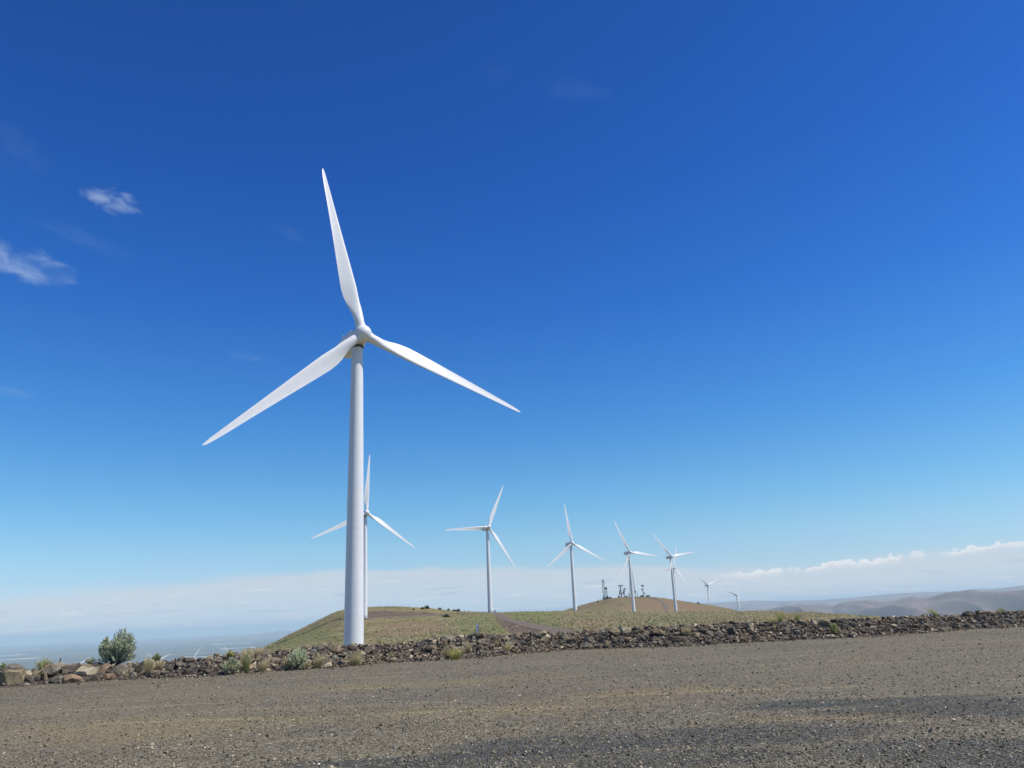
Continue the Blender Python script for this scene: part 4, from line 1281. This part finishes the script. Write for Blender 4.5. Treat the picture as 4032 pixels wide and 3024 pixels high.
def grass(root, w, h, seed, n=110, base=(.20, .20, .105), tip=(.42, .40, .25), lean=(0, 0), wid=.020, heads=.35):
    rg = np.random.default_rng(seed); L = Leaves(); H = Leaves()
    for k in range(n):
        a = rg.uniform(0, 2 * math.pi); r = math.sqrt(rg.random())
        b = np.array([math.cos(a) * r * w * .22, math.sin(a) * r * w * .22, -.03])
        hh = h * rg.uniform(.55, 1.06)
        t = b + np.array([math.cos(a) * r * w * .42 * rg.uniform(.5, 1.3) + lean[0] * h * rg.uniform(.5, 1.3), math.sin(a) * r * w * .42 + lean[1] * h, hh])
        mid = (b + t) / 2 + np.array([-(t - b)[0] * .18, -(t - b)[1] * .18, hh * .07])
        v = rg.uniform(.75, 1.2)
        L.ribbon([b, mid, t], wid * rg.uniform(.7, 1.3), np.array(base) * v, np.array(tip) * v)
        if rg.random() < heads:
            d = (t - mid); d /= np.linalg.norm(d)
            H.quad(t - d * .05, d, np.cross(d, (0, 1, .2)), .16 * h + .03, wid * 1.8, np.array((.46, .42, .27)) * v)
    obj('blades', L.mesh('blades'), M['leaf'], root)
    if H.V: tag(obj('seed_heads', H.mesh('seed_heads'), M['leaf'], root), kind='stuff')


def weed(root, w, h, seed, n=26, col=(.20, .26, .10)):
    rg = np.random.default_rng(seed); L = Leaves(); tips = []
    for k in range(n):
        a = rg.uniform(0, 2 * math.pi); e = rg.random() ** .6 * 1.25
        t = np.array([math.cos(a) * math.sin(e) * w / 2, math.sin(a) * math.sin(e) * w / 2, h * (.25 + .75 * math.cos(e)) * rg.uniform(.8, 1.05)])
        tips.append(t * .9)
        for j in range(16):
            f = rg.uniform(.3, 1); p = t * f + rg.normal(0, .035, 3) * h
            d = rg.normal(0, 1, 3) + np.array([0, 0, .6]); d /= np.linalg.norm(d); s_ = np.cross(d, rg.normal(0, 1, 3)); s_ /= np.linalg.norm(s_)
            L.quad(p, d, s_, rg.uniform(.07, .13) * h ** .5, rg.uniform(.03, .05) * h ** .5, np.array(col) * rg.uniform(.6, 1.4))
    obj('foliage', L.mesh('foliage'), M['leaf'], root)
    obj('stems', stems_mesh('stems', tips[::2], .008, rg), M['bark'], root)


def plant(kind, px, py, w, h, label, cat, group=None, behind=0.0, **kw):
    """px, py: where the plant meets the ground in the photograph; w, h in the photograph's pixels"""
    p, depth, az = place_px(px, py, h)
    if behind:
        D = math.hypot(p.x, p.y) + behind; p = Vector((D * math.sin(math.radians(az)), D * math.cos(math.radians(az)), 0)); depth += behind
    gz = ground_z(p.x, p.y)
    z = gz if abs(gz - p.z) < .6 or behind else p.z
    s = depth / FPX; H = h * s
    if behind:                                     # rooted on the falling back slope: grow up to the height it shows
        topz = at_dist(px, py - h, math.hypot(p.x, p.y))[2]; H = max(H, topz - gz); z = gz
    name = dict(sage='sagebrush', grass='grass_tuft', weed='weed')[kind]
    root = empty(name, (p.x, p.y, z), -math.radians(az)); tag(root, label, cat, group)
    dict(sage=sagebrush, grass=grass, weed=weed)[kind](root, w * s, H, int(px * 7 + py) % 99991, **kw)
    return root


GT, SB = 'grass tufts along the bank', 'sagebrush along the bank'
TANB, TANT = (.25, .22, .14), (.46, .42, .29)
plant('sage', 462, 2614, 118, 132, 'big round grey green sagebrush standing against the blue valley at left', 'sagebrush', SB, plumes=340, leaves=36, lobes=((.06, 0, 1.0, 1.0), (.02, 0, .95, .72), (-.42, 0, .34, .80), (.18, .1, .8, .8)), bare=.25)
plant('sage', 170, 2630, 70, 40, 'pale grey green low sagebrush behind the crest left of the metal stake', 'sagebrush', SB, .7, plumes=70, leaves=22, green=(.36, .40, .24), bare=.25)
plant('weed', 354, 2620, 44, 24, 'small grey weed on the crest just left of the big sagebrush', 'weed', None, .3, col=(.24, .27, .16))
plant('weed', 8, 2650, 22, 30, 'green weed at the left picture edge above the tan boulder', 'weed', None, .3, col=(.20, .27, .12))
plant('weed', 615, 2604, 38, 32, 'little leafy green bush between two raised distant turbine blades', 'weed', None, .2, n=40, col=(.17, .22, .11))
plant('grass', 583, 2661, 38, 62, 'straw green grass tuft beside the tall dark block', 'grass', GT, n=170)
plant('grass', 620, 2640, 42, 36, 'tan grass tuft under the little leafy green bush', 'grass', GT, base=TANB, tip=TANT)
plant('grass', 494, 2672, 36, 36, 'thin wispy grass in front of the pale grey boulder', 'grass', GT, n=45, wid=.010)
plant('grass', 532, 2626, 12, 18, 'short yellow grass sprig on top of the tall dark block', 'grass', GT, n=30)
plant('grass', 720, 2604, 16, 22, 'sparse tan grass sprig on the bare red crest', 'grass', GT, n=26, base=TANB, tip=TANT)
plant('sage', 912, 2656, 76, 66, 'left silver sagebrush at the gravel edge showing its woody stems', 'sagebrush', SB, plumes=95, leaves=26, green=(.33, .38, .29), bare=.5)
plant('grass', 968, 2650, 36, 84, 'tall bright green grass right of the left silver sagebrush', 'grass', GT, n=190, base=(.16, .20, .06), tip=(.34, .38, .17))
plant('grass', 1002, 2590, 76, 32, 'wide straw coloured grass on the crest behind the tall green grass', 'grass', GT, .3, n=160, base=TANB, tip=TANT)
plant('grass', 1028, 2645, 54, 52, 'fallen tan grass between the two silver sagebrushes', 'grass', GT, n=110, base=TANB, tip=TANT, lean=(.25, 0))
plant('weed', 904, 2594, 28, 34, 'yellow green weed growing on the crest under a distant blade tip', 'weed', None, .1, col=(.30, .33, .10))
plant('sage', 1172, 2637, 76, 82, 'right silver sagebrush at the gravel edge beside an orange rock', 'sagebrush', SB, plumes=120, leaves=28, green=(.36, .43, .33), bare=.45)
plant('grass', 1122, 2637, 44, 48, 'green grass leaning against the right silver sagebrush', 'grass', GT, n=110, lean=(.2, 0))
plant('grass', 1256, 2627, 46, 52, 'pale tipped grass tuft right of the right silver sagebrush', 'grass', GT, n=110, tip=(.46, .45, .28))
plant('grass', 1214, 2630, 30, 30, 'low tan grass at the foot of the right silver sagebrush', 'grass', GT, n=40, base=TANB, tip=TANT)
plant('grass', 1206, 2556, 40, 22, 'tan grass tops behind the flat dark crest rock', 'grass', GT, .3, n=70, base=TANB, tip=TANT)
plant('grass', 1274, 2548, 36, 22, 'tan grass tops behind the grey topped boulder', 'grass', GT, .3, n=60, base=TANB, tip=TANT)
plant('grass', 1390, 2550, 24, 22, 'pale grey grass in front of the nearest turbine tower base', 'grass', GT, n=45, base=(.3, .3, .25), tip=(.5, .5, .42))
plant('grass', 1398, 2622, 58, 54, 'spreading green grass tuft below the nearest turbine tower', 'grass', GT, n=150, lean=(.1, 0))
plant('grass', 1500, 2540, 38, 30, 'yellow green grass behind the bank right of the tower', 'grass', GT, .3, n=90, base=(.22, .25, .08), tip=(.50, .50, .24))
plant('grass', 1580, 2532, 28, 22, 'small pale grass behind the bank left of the grey ledge', 'grass', GT, .3, n=60, base=TANB, tip=TANT)
plant('grass', 1706, 2512, 20, 22, 'thin pale stalks above the flat grey ledge rock', 'grass', GT, .2, n=30, base=TANB, tip=TANT)
plant('grass', 1540, 2590, 18, 28, 'single green sprig above the thin rusty stone', 'grass', GT, n=26)
plant('grass', 1590, 2582, 18, 26, 'sparse straw sprig left of the small white stone', 'grass', GT, n=26, base=TANB, tip=TANT)
plant('grass', 1790, 2596, 66, 46, 'broad green yellow grass clump on red earth below the marker post', 'grass', GT, n=230, base=(.20, .22, .07), tip=(.42, .42, .20))
plant('grass', 1752, 2588, 30, 42, 'thin grass just left of the broad green yellow clump', 'grass', GT, n=50)
plant('weed', 1742, 2602, 16, 12, 'tiny pale weed on the gravel edge left of the grass clump', 'weed', None, col=(.42, .46, .36), n=12)
plant('grass', 1842, 2568, 34, 42, 'pale tipped grass spraying up below the marker post', 'grass', GT, n=80, tip=(.52, .50, .36))
plant('grass', 1955, 2546, 22, 30, 'wispy grass beside the black hollow rock', 'grass', GT, n=45)
plant('grass', 1992, 2572, 44, 46, 'loose green grass trailing to the gravel right of the hollow rock', 'grass', GT, n=110, lean=(.25, 0))
plant('grass', 1805, 2503, 18, 20, 'few tan stalks on the crest by the cream stone', 'grass', GT, .1, n=26, base=TANB, tip=TANT)
plant('grass', 2226, 2528, 20, 32, 'dull grass sprig left of the big grey pointed rock', 'grass', GT, n=40)
plant('grass', 2396, 2548, 18, 26, 'pale dry sprig right of the black fronted block', 'grass', GT, n=36, base=TANB, tip=(.5, .46, .32))
plant('sage', 2620, 2502, 24, 20, 'very small pale sagebrush touching the large pinkish slab', 'sagebrush', SB, plumes=30, leaves=16, green=(.42, .46, .36), bare=.2)
plant('grass', 2710, 2500, 34, 36, 'drooping green grass tuft on the tan ridged rock', 'grass', GT, n=100, lean=(-.25, 0))
plant('grass', 2730, 2460, 12, 38, 'single tall seed stalk leaning left above the bank', 'grass', GT, n=10, lean=(-.4, 0), tip=(.46, .48, .25))
plant('grass', 2860, 2448, 10, 32, 'lone leaning stalk above the pale curved slab', 'grass', GT, n=9, lean=(-.4, 0), tip=(.42, .42, .22))
plant('grass', 3046, 2464, 46, 46, 'bushy dark and pale stalked grass, left of a joined pair', 'grass', GT, n=130, lean=(-.25, 0), tip=(.50, .48, .33))
plant('grass', 3076, 2460, 28, 52, 'bright green upright grass, right of a joined pair', 'grass', GT, n=130, base=(.18, .22, .07), tip=(.38, .42, .18))
plant('grass', 3114, 2448, 22, 28, 'pale stalked tuft left of the green crest tuft', 'grass', GT, .1, n=60, lean=(-.2, 0), tip=(.48, .46, .3))
plant('grass', 3140, 2447, 26, 38, 'green feathery tuft standing on the crest at right', 'grass', GT, .1, n=90, base=(.18, .22, .07), tip=(.36, .40, .18))
plant('grass', 3178, 2448, 28, 22, 'low tan tuft between the green crest tuft and upright slab', 'grass', GT, .1, n=60, base=TANB, tip=TANT, lean=(-.2, 0))
plant('grass', 3238, 2448, 44, 18, 'row of short tan stalks right of the pale upright slab', 'grass', GT, .2, n=70, base=TANB, tip=TANT)
plant('weed', 3284, 2500, 36, 46, 'leafy green weed above the rounded white rock', 'weed', None, n=40, col=(.19, .23, .11))
plant('grass', 3050, 2482, 16, 26, 'thin sprig on the scree below the joined grass pair', 'grass', GT, n=26)
plant('grass', 3102, 2486, 14, 24, 'short dull sprig right of the thin scree sprig', 'grass', GT, n=26)
plant('grass', 3686, 2428, 24, 34, 'green grass leaning left against the blue hills', 'grass', GT, n=70, lean=(-.45, 0), base=(.2, .25, .1), tip=(.40, .44, .26))
plant('weed', 3852, 2424, 22, 22, 'bare twiggy dark weed between the two big crest boulders', 'weed', None, n=14, col=(.07, .065, .055))
plant('sage', 3944, 2414, 34, 22, 'small green bush on the crest near the right picture edge', 'sagebrush', SB, plumes=46, leaves=18, green=(.28, .33, .15), bare=.2)
plant('grass', 3918, 2418, 22, 14, 'short tan tuft left of the small green bush', 'grass', GT, n=36, base=TANB, tip=TANT)


# ------------------------------------------------------------------ hillside cover: bunch grass and low brush, one mass
def hill_cover():
    rg = np.random.default_rng(91); n = 60000
    az = rg.uniform(-24, 37, n); D = 1 / (1 / 48 + (1 / 1500 - 1 / 48) * rg.beta(3.0, .9, n))
    x, y = D * np.sin(np.radians(az)), D * np.cos(np.radians(az))
    i = np.clip(np.searchsorted(AZ, az), 0, NA - 1)
    L_ = np.log(D / BACK[i]) / np.log(7000 / BACK[i]); k = np.clip(np.searchsorted(t_, L_), 0, len(t_) - 1)
    hc = HILL_COL.reshape(len(t_), NA, 3)[k, i]
    keep = (hc[:, 0] < .3) | (rg.random(n) < .12)
    patch = fbm(x / 60, y / 60, 12); fine = fbm(x / 14, y / 14, 13)
    keep &= fine + .25 * rg.random(n) > .47
    x, y, D, hc, patch = x[keep], y[keep], D[keep], hc[keep], patch[keep]; n = len(x)
    P = np.array([(x[j], y[j], ground_z(x[j], y[j])) for j in range(n)])
    on_road = np.zeros(n, bool)
    for bv in ROADS:
        for j in range(n):
            if not on_road[j]:
                h = bv.ray_cast(Vector((x[j], y[j], 500)), Vector((0, 0, -1)))
                if h[0]: on_road[j] = True
    P, D, hc, patch = P[~on_road], D[~on_road], hc[~on_road], patch[~on_road]; n = len(P)
    S = rg.uniform(.35, .9, n) * np.interp(D, [50, 300, 900, 1500], [.6, 1.0, 1.9, 2.4])
    g = np.array((.085, .086, .045)); s_ = np.array((.22, .215, .135)); t__ = np.array((.30, .245, .135)); f = np.array((.20, .205, .085))
    pick = rg.random(n)[:, None]; col = np.where(pick < .24, g, np.where(pick < .50, s_, t__))
    col = np.where((hc[:, 1:2] > .4) & (pick > .5), f, col) * rg.uniform(.75, 1.25, (n, 1))
    V = np.zeros((n, 9, 3)); F = np.zeros((n, 8, 3), int)
    ang = rg.uniform(0, 6.28, n)[:, None] + np.arange(8) * (2 * math.pi / 8)
    rr = S[:, None] * rg.uniform(.28, .62, (n, 8)); zz = S[:, None] * rg.uniform(-.05, .30, (n, 8))
    V[:, :8, 0] = P[:, None, 0] + rr * np.cos(ang); V[:, :8, 1] = P[:, None, 1] + rr * np.sin(ang); V[:, :8, 2] = P[:, None, 2] + zz
    V[:, 8] = P + np.stack([rg.normal(0, .1, n) * S, rg.normal(0, .1, n) * S, S * rg.uniform(.35, .62, n)], 1)
    for q in range(8): F[:, q] = np.stack([np.arange(n) * 9 + q, np.arange(n) * 9 + (q + 1) % 8, np.arange(n) * 9 + 8], 1)
    tag(obj('bunch_grass', mesh_np('bunch_grass', V.reshape(-1, 3), F.reshape(-1, 3), False, np.repeat(col, 9, 0)), M['tuft']),
        'dry bunch grass and low brush covering the hillside', 'grass', kind='stuff')


ROADS = []
for o in list(COL.objects):
    if o.get('category') == 'road':
        vs = [v.co.copy() for v in o.data.vertices]; ROADS.append(BVHTree.FromPolygons(vs, [tuple(p.vertices) for p in o.data.polygons]))
hill_cover()


def brush(px, py, w, h, label):
    p = hit_px(px, py); depth = float(np.dot(np.array(p) - np.array([0, 0, EYE]), _F)); s = depth / FPX
    rg = np.random.default_rng(int(px)); L = Leaves(); W, H = w * s, h * s
    for k in range(150):
        d = rg.normal(0, 1, 3); d /= np.linalg.norm(d); d[2] = abs(d[2])
        q = d * np.array([W / 2, W / 2, H * .9]) * rg.uniform(.5, 1) * (1 + .3 * math.sin(4 * math.atan2(d[1], d[0]) + px))
        e = rg.normal(0, 1, 3); e /= np.linalg.norm(e); s2 = np.cross(e, rg.normal(0, 1, 3)); s2 /= np.linalg.norm(s2)
        L.quad(q, e, s2, W * .22, W * .14, np.array((.035, .045, .024)) * rg.uniform(.6, 1.6))
    root = empty('shrub', (p.x, p.y, ground_z(p.x, p.y)), 0); tag(root, label, 'shrub', 'dark shrubs on the hill')
    obj('foliage', L.mesh('foliage'), M['leaf'], root)
    obj('stems', stems_mesh('stems', [(W * .25, 0, H * .5), (-W * .25, .1, H * .5), (0, 0, H * .7)], .05, rg), M['bark'], root)


for a in ((1681, 2397, 20, 14, 'largest dark shrub on the grassy hill skyline'), (1663, 2399, 14, 9, 'dark shrub just left of the largest skyline shrub'), (1731, 2400, 15, 7, 'low dark shrub on the skyline right of the largest one'),
          (1766, 2404, 12, 7, 'small dark shrub farther right along the hill skyline'), (1788, 2406, 14, 6, 'dark shrub in the middle of the right skyline cluster'), (1803, 2408, 18, 11, 'bushier dark shrub ending the skyline cluster on the right'),
          (1628, 2401, 10, 6, 'small dark shrub below the skyline left of the largest shrub'), (1757, 2430, 28, 12, 'wide dark shrub on the slope below the dirt track'), (2750, 2378, 10, 8, 'lone dark shrub on the right flank of the antenna hill'),
          (2354, 2371, 8, 6, 'tiny dark shrub at the left side of the antenna hill')): brush(*a)


# ------------------------------------------------------------------ radio site on the far hill
def site_frame(px, py, D=None):
    p = hit_px(px, py)
    if D is None and math.hypot(p.x, p.y) > 1200: q = p
    else:
        az = azel(px, py)[0]; D = D or 1345; q = Vector((D * math.sin(math.radians(az)), D * math.cos(math.radians(az)), 0))
    q = Vector((q.x, q.y, ground_z(q.x, q.y)))
    return q, float(np.dot(np.array(q) - np.array([0, 0, EYE]), _F)) / FPX, -math.radians(azel(px, py)[0])


def lattice(h, w0, w1, r, n):
    mb = MB()
    lv = [(h * k / n, w0 + (w1 - w0) * k / n) for k in range(n + 1)]
    cs = [(1, 1), (1, -1), (-1, -1), (-1, 1)]
    for (za, wa), (zb, wb) in zip(lv, lv[1:]):
        for i in range(4):
            a, b = cs[i], cs[(i + 1) % 4]
            mb.tube((a[0] * wa / 2, a[1] * wa / 2, za), (a[0] * wb / 2, a[1] * wb / 2, zb), r, n=5)
            mb.tube((a[0] * wa / 2, a[1] * wa / 2, za), (b[0] * wb / 2, b[1] * wb / 2, zb), r * .55, n=4)
            mb.tube((a[0] * wb / 2, a[1] * wb / 2, zb), (b[0] * wb / 2, b[1] * wb / 2, zb), r * .55, n=4)
    return mb


def dish(root, x, y, z, r, az, mat):
    mb = MB(); n = 24; rings = []
    for k, q in ((.0, .05), (.10, .5), (.28, .85), (.42, 1.0), (-.35, 1.0), (-.40, .6), (-.45, .1)):
        pass
    for d, q in ((.45, .10), (.40, .55), (.28, .85), (.10, 1.0), (-.45, 1.0), (-.50, .6), (-.52, .1)):
        rings.append([(q * r * math.cos(2 * math.pi * i / n), d * r, q * r * math.sin(2 * math.pi * i / n)) for i in range(n)])
    mb.loft(rings); mb.tube((0, .4 * r, 0), (0, .4 * r + .9, 0), .12)
    o = mb.build('dish', mat, root); o.location = (x, y, z); o.rotation_euler = (0, 0, az); return o


def panels(root, z, R, hp, n, wp=.35):
    mb = MB()
    for k in range(3):
        a, b = 2 * math.pi * k / 3 + .3, 2 * math.pi * (k + 1) / 3 + .3
        mb.tube((R * math.cos(a), R * math.sin(a), z), (R * math.cos(b), R * math.sin(b), z), .10, n=5); mb.tube((0, 0, z), (R * math.cos(a), R * math.sin(a), z), .10, n=5)
    mb.build('antenna_frame', M['steel'], root)
    for k in range(n):
        a = 2 * math.pi * k / n; pb = MB(); pb.box(-wp / 2, wp / 2, R, R + .3, z - hp / 2, z + hp / 2); pb.box(-.06, .06, R - .3, R, z - .1, z + .1)
        o = pb.build('panel_antenna', M['steel'], root); o.rotation_euler = (0, 0, a)


def mast_thing(name, px, py, label, group='radio masts on the far hill', D=None):
    q, s, rz = site_frame(px, py, D); root = empty(name, q - Vector((0, 0, .1)), rz); tag(root, label, 'radio mast', group); return root, s


r_, s = mast_thing('lattice_mast', 2380, 2353, 'slim square lattice mast at the left end of the antenna group')
lattice(76 * s, 7.6 * s, 7.6 * s, .34, 12).build('lattice', M['steel'], r_)
for x, z, q in ((-1.2, 72, .8), (1.2, 68, .8), (-.6, 12, 1.0)): dish(r_, x, -1.9, z * s, q, .4 * x, M['dark'])
r_, s = mast_thing('lattice_mast', 2390, 2353, 'shorter tapering lattice mast carrying a large dark dish')
lattice(46 * s, 9.5 * s, 4 * s, .26, 8).build('lattice', M['steel'], r_)
dish(r_, -.6, -1.6, 41 * s, 1.9, 2.6, M['dark']); dish(r_, .8, -2.6, 9 * s, 1.5, 2.7, M['dark']); dish(r_, .4, -2.0, 28 * s, .8, 2.7, M['steel'])
r_, s = mast_thing('monopole_mast', 2447, 2345, 'thick dark pole mast with a wide ring of panel antennas')
mb = MB(); mb.tube((0, 0, 0), (0, 0, 47 * s), .85, .55, 14); mb.build('pole', M['dark'], r_)
panels(r_, 44.5 * s, 3.6, 2.6, 9, .8)
for x, z, q, mt in ((-1.9, 17, 1.2, 'dark'), (-2.6, 13, 1.0, 'dark'), (1.3, 12, 1.5, 'dish'), (-1.2, 26, .9, 'steel'), (-1.5, 36, .9, 'dark'), (-2.2, 22, .9, 'steel')): dish(r_, x, -1.2, z * s, q, .3 * x, M[mt])
mb = MB(); mb.tube((-2.6, 0, 5.7), (-.4, 0, 7.6), .12); mb.tube((-2.4, 0, 0), (-2.4, 0, 29 * s), .3, .3); mb.tube((-2.4, 0, 29 * s), (0, 0, 27 * s), .12); mb.build('side_brace', M['dark'], r_)
r_, s = mast_thing('lattice_mast', 2458, 2345, 'lattice mast carrying a big bright white dish')
lattice(35 * s, 6 * s, 4 * s, .16, 8).build('lattice', M['steel'], r_)
dish(r_, .4, -1.5, 23 * s, 2.4, 2.2, M['dish']); dish(r_, 2.0, -.8, 31 * s, 1.3, 2.6, M['dark']); dish(r_, -1.2, -1.4, 17 * s, 1.2, 2.9, M['dark']); dish(r_, .5, -1.8, 12 * s, 1.0, 2.7, M['steel'])
r_, s = mast_thing('lattice_mast', 2492, 2344, 'tallest tapering lattice tower rising behind the fifth turbine tower')
lattice(138 * s, 24 * s, 3.2 * s, .36, 18).build('lattice', M['steel'], r_)
dish(r_, 4.6, -3.6, 20 * s, 1.3, 2.4, M['dark']); dish(r_, 4.2, -3.4, 16 * s, 1.2, 2.5, M['dish'])
r_, s = mast_thing('antenna_pole', 2475, 2344, 'short post with a crosswise antenna right of the white dish')
mb = MB(); mb.tube((0, 0, 0), (0, 0, 12.5 * s), .32); mb.tube((1.6, 0, 0), (1.6, 0, 10 * s), .25); mb.build('pole', M['steel'], r_)
mb = MB(); mb.box(-1.4, 2.0, -.2, .2, 11 * s, 12.4 * s); mb.build('cross_antenna', M['steel'], r_)
r_, s = mast_thing('antenna_pole', 2511, 2346, 'bare thin grey pole between the tall tower and right mast')
mb = MB(); mb.tube((0, 0, 0), (0, 0, 17 * s), .32, .28); mb.build('pole', M['dark'], r_); mb = MB(); mb.tube((0, 0, 17 * s), (0, 0, 19 * s), .1); mb.build('whip_antenna', M['steel'], r_)
r_, s = mast_thing('monopole_mast', 2534, 2347, 'grey pole mast with panel antennas at the right end of the group')
mb = MB(); mb.tube((0, 0, 0), (0, 0, 45 * s), .80, .52, 14); mb.build('pole', M['steel'], r_)
panels(r_, 43 * s, 2.5, 2.2, 9, .7)
dish(r_, -1.8, -.6, 27 * s, 1.1, .5, M['dark']); dish(r_, 2.1, -.6, 13 * s, 1.1, 2.6, M['dark'])


def hut(px, py, w, h, label, mat, door_x=0.0):
    q, s, rz = site_frame(px, py); W, H = w * s / 2, h * s
    root = empty('equipment_hut', q - Vector((0, 0, .6)), rz); tag(root, label, 'equipment hut', 'equipment huts on the far hill')
    mb = MB(); mb.box(-W, W, -2.2, 2.2, 0, H + .6); mb.build('wall', mat, root)
    mb = MB(); mb.box(-W - .25, W + .25, -2.5, 2.5, H + .6, H + .9); mb.build('roof', M['roof'], root)
    mb = MB(); mb.box(door_x - .55, door_x + .55, -2.26, -2.2, .5, 2.6); mb.build('door', M['dark'], root)


hut(2384, 2355, 21, 6.5, 'dark equipment hut at the foot of the left lattice masts', M['dark'], 1.2)
hut(2402, 2355, 13, 5.0, 'sloping tan hut right of the dark equipment hut', M['concrete'], .4)
hut(2550, 2348, 13, 5.5, 'tan equipment hut beside the right pole mast', M['concrete'], -.8)
hut(2527, 2348, 12, 4.0, 'low dark hut left of the right pole mast', M['dark'], .3)
hut(2436, 2348, 6, 6.5, 'small dark cabinet hut left of the thick pole mast', M['dark'], .2)
hut(2464, 2346, 12, 4.0, 'white low hut between the dish mast and crosswise antenna', M['dish'], .5)


def wire_fence(px0, px1, py, label):
    (a, s, _), (b, _, _) = site_frame(px0, py), site_frame(px1, py)
    d = b - a; L = d.length; n = max(3, int(L / 2.4)); root = empty('chain_fence', a, math.atan2(d.y, d.x)); tag(root, label, 'fence', 'wire fences on the far hill')
    for k in range(n + 1):
        mb = MB(); x = L * k / n; mb.tube((x, 0, -.3), (x, 0, 2.3 + d.z * k / n), .10, n=5); mb.build('post', M['steel'], root)
    mb = MB()
    for z in (.7, 1.4, 2.2): mb.tube((0, 0, z), (L, 0, z + d.z), .05, n=4)
    mb.build('rail', M['steel'], root)


wire_fence(2354, 2372, 2358, 'wire fence at the left of the dark equipment hut')
wire_fence(2556, 2563, 2349, 'short wire fence right of the tan equipment hut')


# ------------------------------------------------------------------ small things
def marker_post():
    p, depth, az = place_px(1880, 2497, 45); s = depth / FPX
    D = math.hypot(p.x, p.y) + .35; v = ray(1880, 2497); q = Vector((D * math.sin(math.radians(az)), D * math.cos(math.radians(az)), 0)); q.z = ground_z(q.x, q.y) - .1
    top = at_dist(1880, 2455, D)[2] - q.z
    root = empty('marker_post', q, -math.radians(az) + .35); tag(root, 'flat grey blue marker post with dark printed marks standing behind the rocks', 'marker post')
    W = 9.5 * s
    mb = MB(); rg_ = []
    for y in (-.012, .012): rg_.append([(-W / 2, y, .0), (W / 2, y, .0), (W / 2, y, top), (-W / 2, y, top)])
    mb.loft(rg_); mb.build('panel', M['grey'], root)
    mb = MB(); mb.box(W * .42, W * .86, .014, .014 + W * .5, 0, top - .02); mb.build('wooden_backing', M['wood'], root)
    u = top - (at_dist(1880, 2497, D)[2] - q.z)
    for x0, x1, a, b in ((-.36, -.08, .60, .66), (.06, .36, .60, .66), (-.38, .38, .62, .635), (-.10, .10, .43, .49), (-.36, .36, .31, .345), (-.30, .30, .28, .31), (-.06, .06, .03, .06)):
        mb = MB(); mb.box(x0 * W, x1 * W, -.0155, -.0122, top - u + a * u * 1.0, top - u + b * u * 1.0); mb.build('printed_mark', M['ink'], root)


marker_post()


def stake():
    p, depth, az = place_px(226, 2618, 24); s = depth / FPX
    root = empty('metal_stake', (p.x, p.y + .1, ground_z(p.x, p.y) - .1), -math.radians(az)); tag(root, 'thin dark metal stake sticking up behind the large brown slab', 'stake')
    top = at_dist(231, 2593, math.hypot(p.x, p.y))[2] - root.location.z
    mb = MB(); mb.box(-.022, .022, -.004, .004, 0, top); mb.box(-.004, .004, .004, .03, 0, top)
    o = mb.build('shaft', M['dark'], root); o.rotation_euler = (0, .10, 0)
    mb = MB(); mb.box(-.03, .03, -.012, .008, top * .96, top); o = mb.build('tip', M['dark'], root); o.rotation_euler = (0, .10, 0)


stake()


def transformer(px, py, w, h, label, D):
    v = ray(px, py); az = azel(px, py)[0]
    x, y = D * math.sin(math.radians(az)), D * math.cos(math.radians(az)); s = D / FPX
    root = empty('transformer_box', (x, y, ground_z(x, y) - .1), -math.radians(az)); tag(root, label, 'transformer box', 'boxes at the turbine bases')
    W, H = w * s / 2, h * s
    mb = MB(); mb.box(-W, W, -W, W, 0, H); mb.build('cabinet', M['dark'], root)
    mb = MB(); mb.box(-W - .1, W + .1, -W - .1, W + .1, H, H + .12); mb.build('lid', M['dark'], root)
    mb = MB(); mb.box(-W + .1, -.05, -W - .05, -W, .2, H - .15); mb.build('door', M['steel'], root)


transformer(1949, 2412, 5, 8, 'small dark transformer box right of the third turbine base', 640)
transformer(2679, 2410, 7, 4, 'small dark transformer box right of the sixth turbine base', 1006)

# ------------------------------------------------------------------ air
def haze():
    mb = MB(); mb.box(-62000, 62000, -62000, 62000, -450, 128)
    mt = bpy.data.materials.new('haze'); mt.use_nodes = True; nt = mt.node_tree
    for n in list(nt.nodes):
        if n.type != 'OUTPUT_MATERIAL': nt.nodes.remove(n)
    v = nt.nodes.new('ShaderNodeVolumePrincipled'); v.inputs['Color'].default_value = (.70, .92, 1.0, 1); v.inputs['Density'].default_value = 4.5e-5; v.inputs['Anisotropy'].default_value = 0.0
    nt.links.new(v.outputs[0], nt.nodes['Material Output'].inputs['Volume'])
    tag(mb.build('haze', mt), 'thin blue haze filling the valley air', 'haze', kind='stuff')


haze()
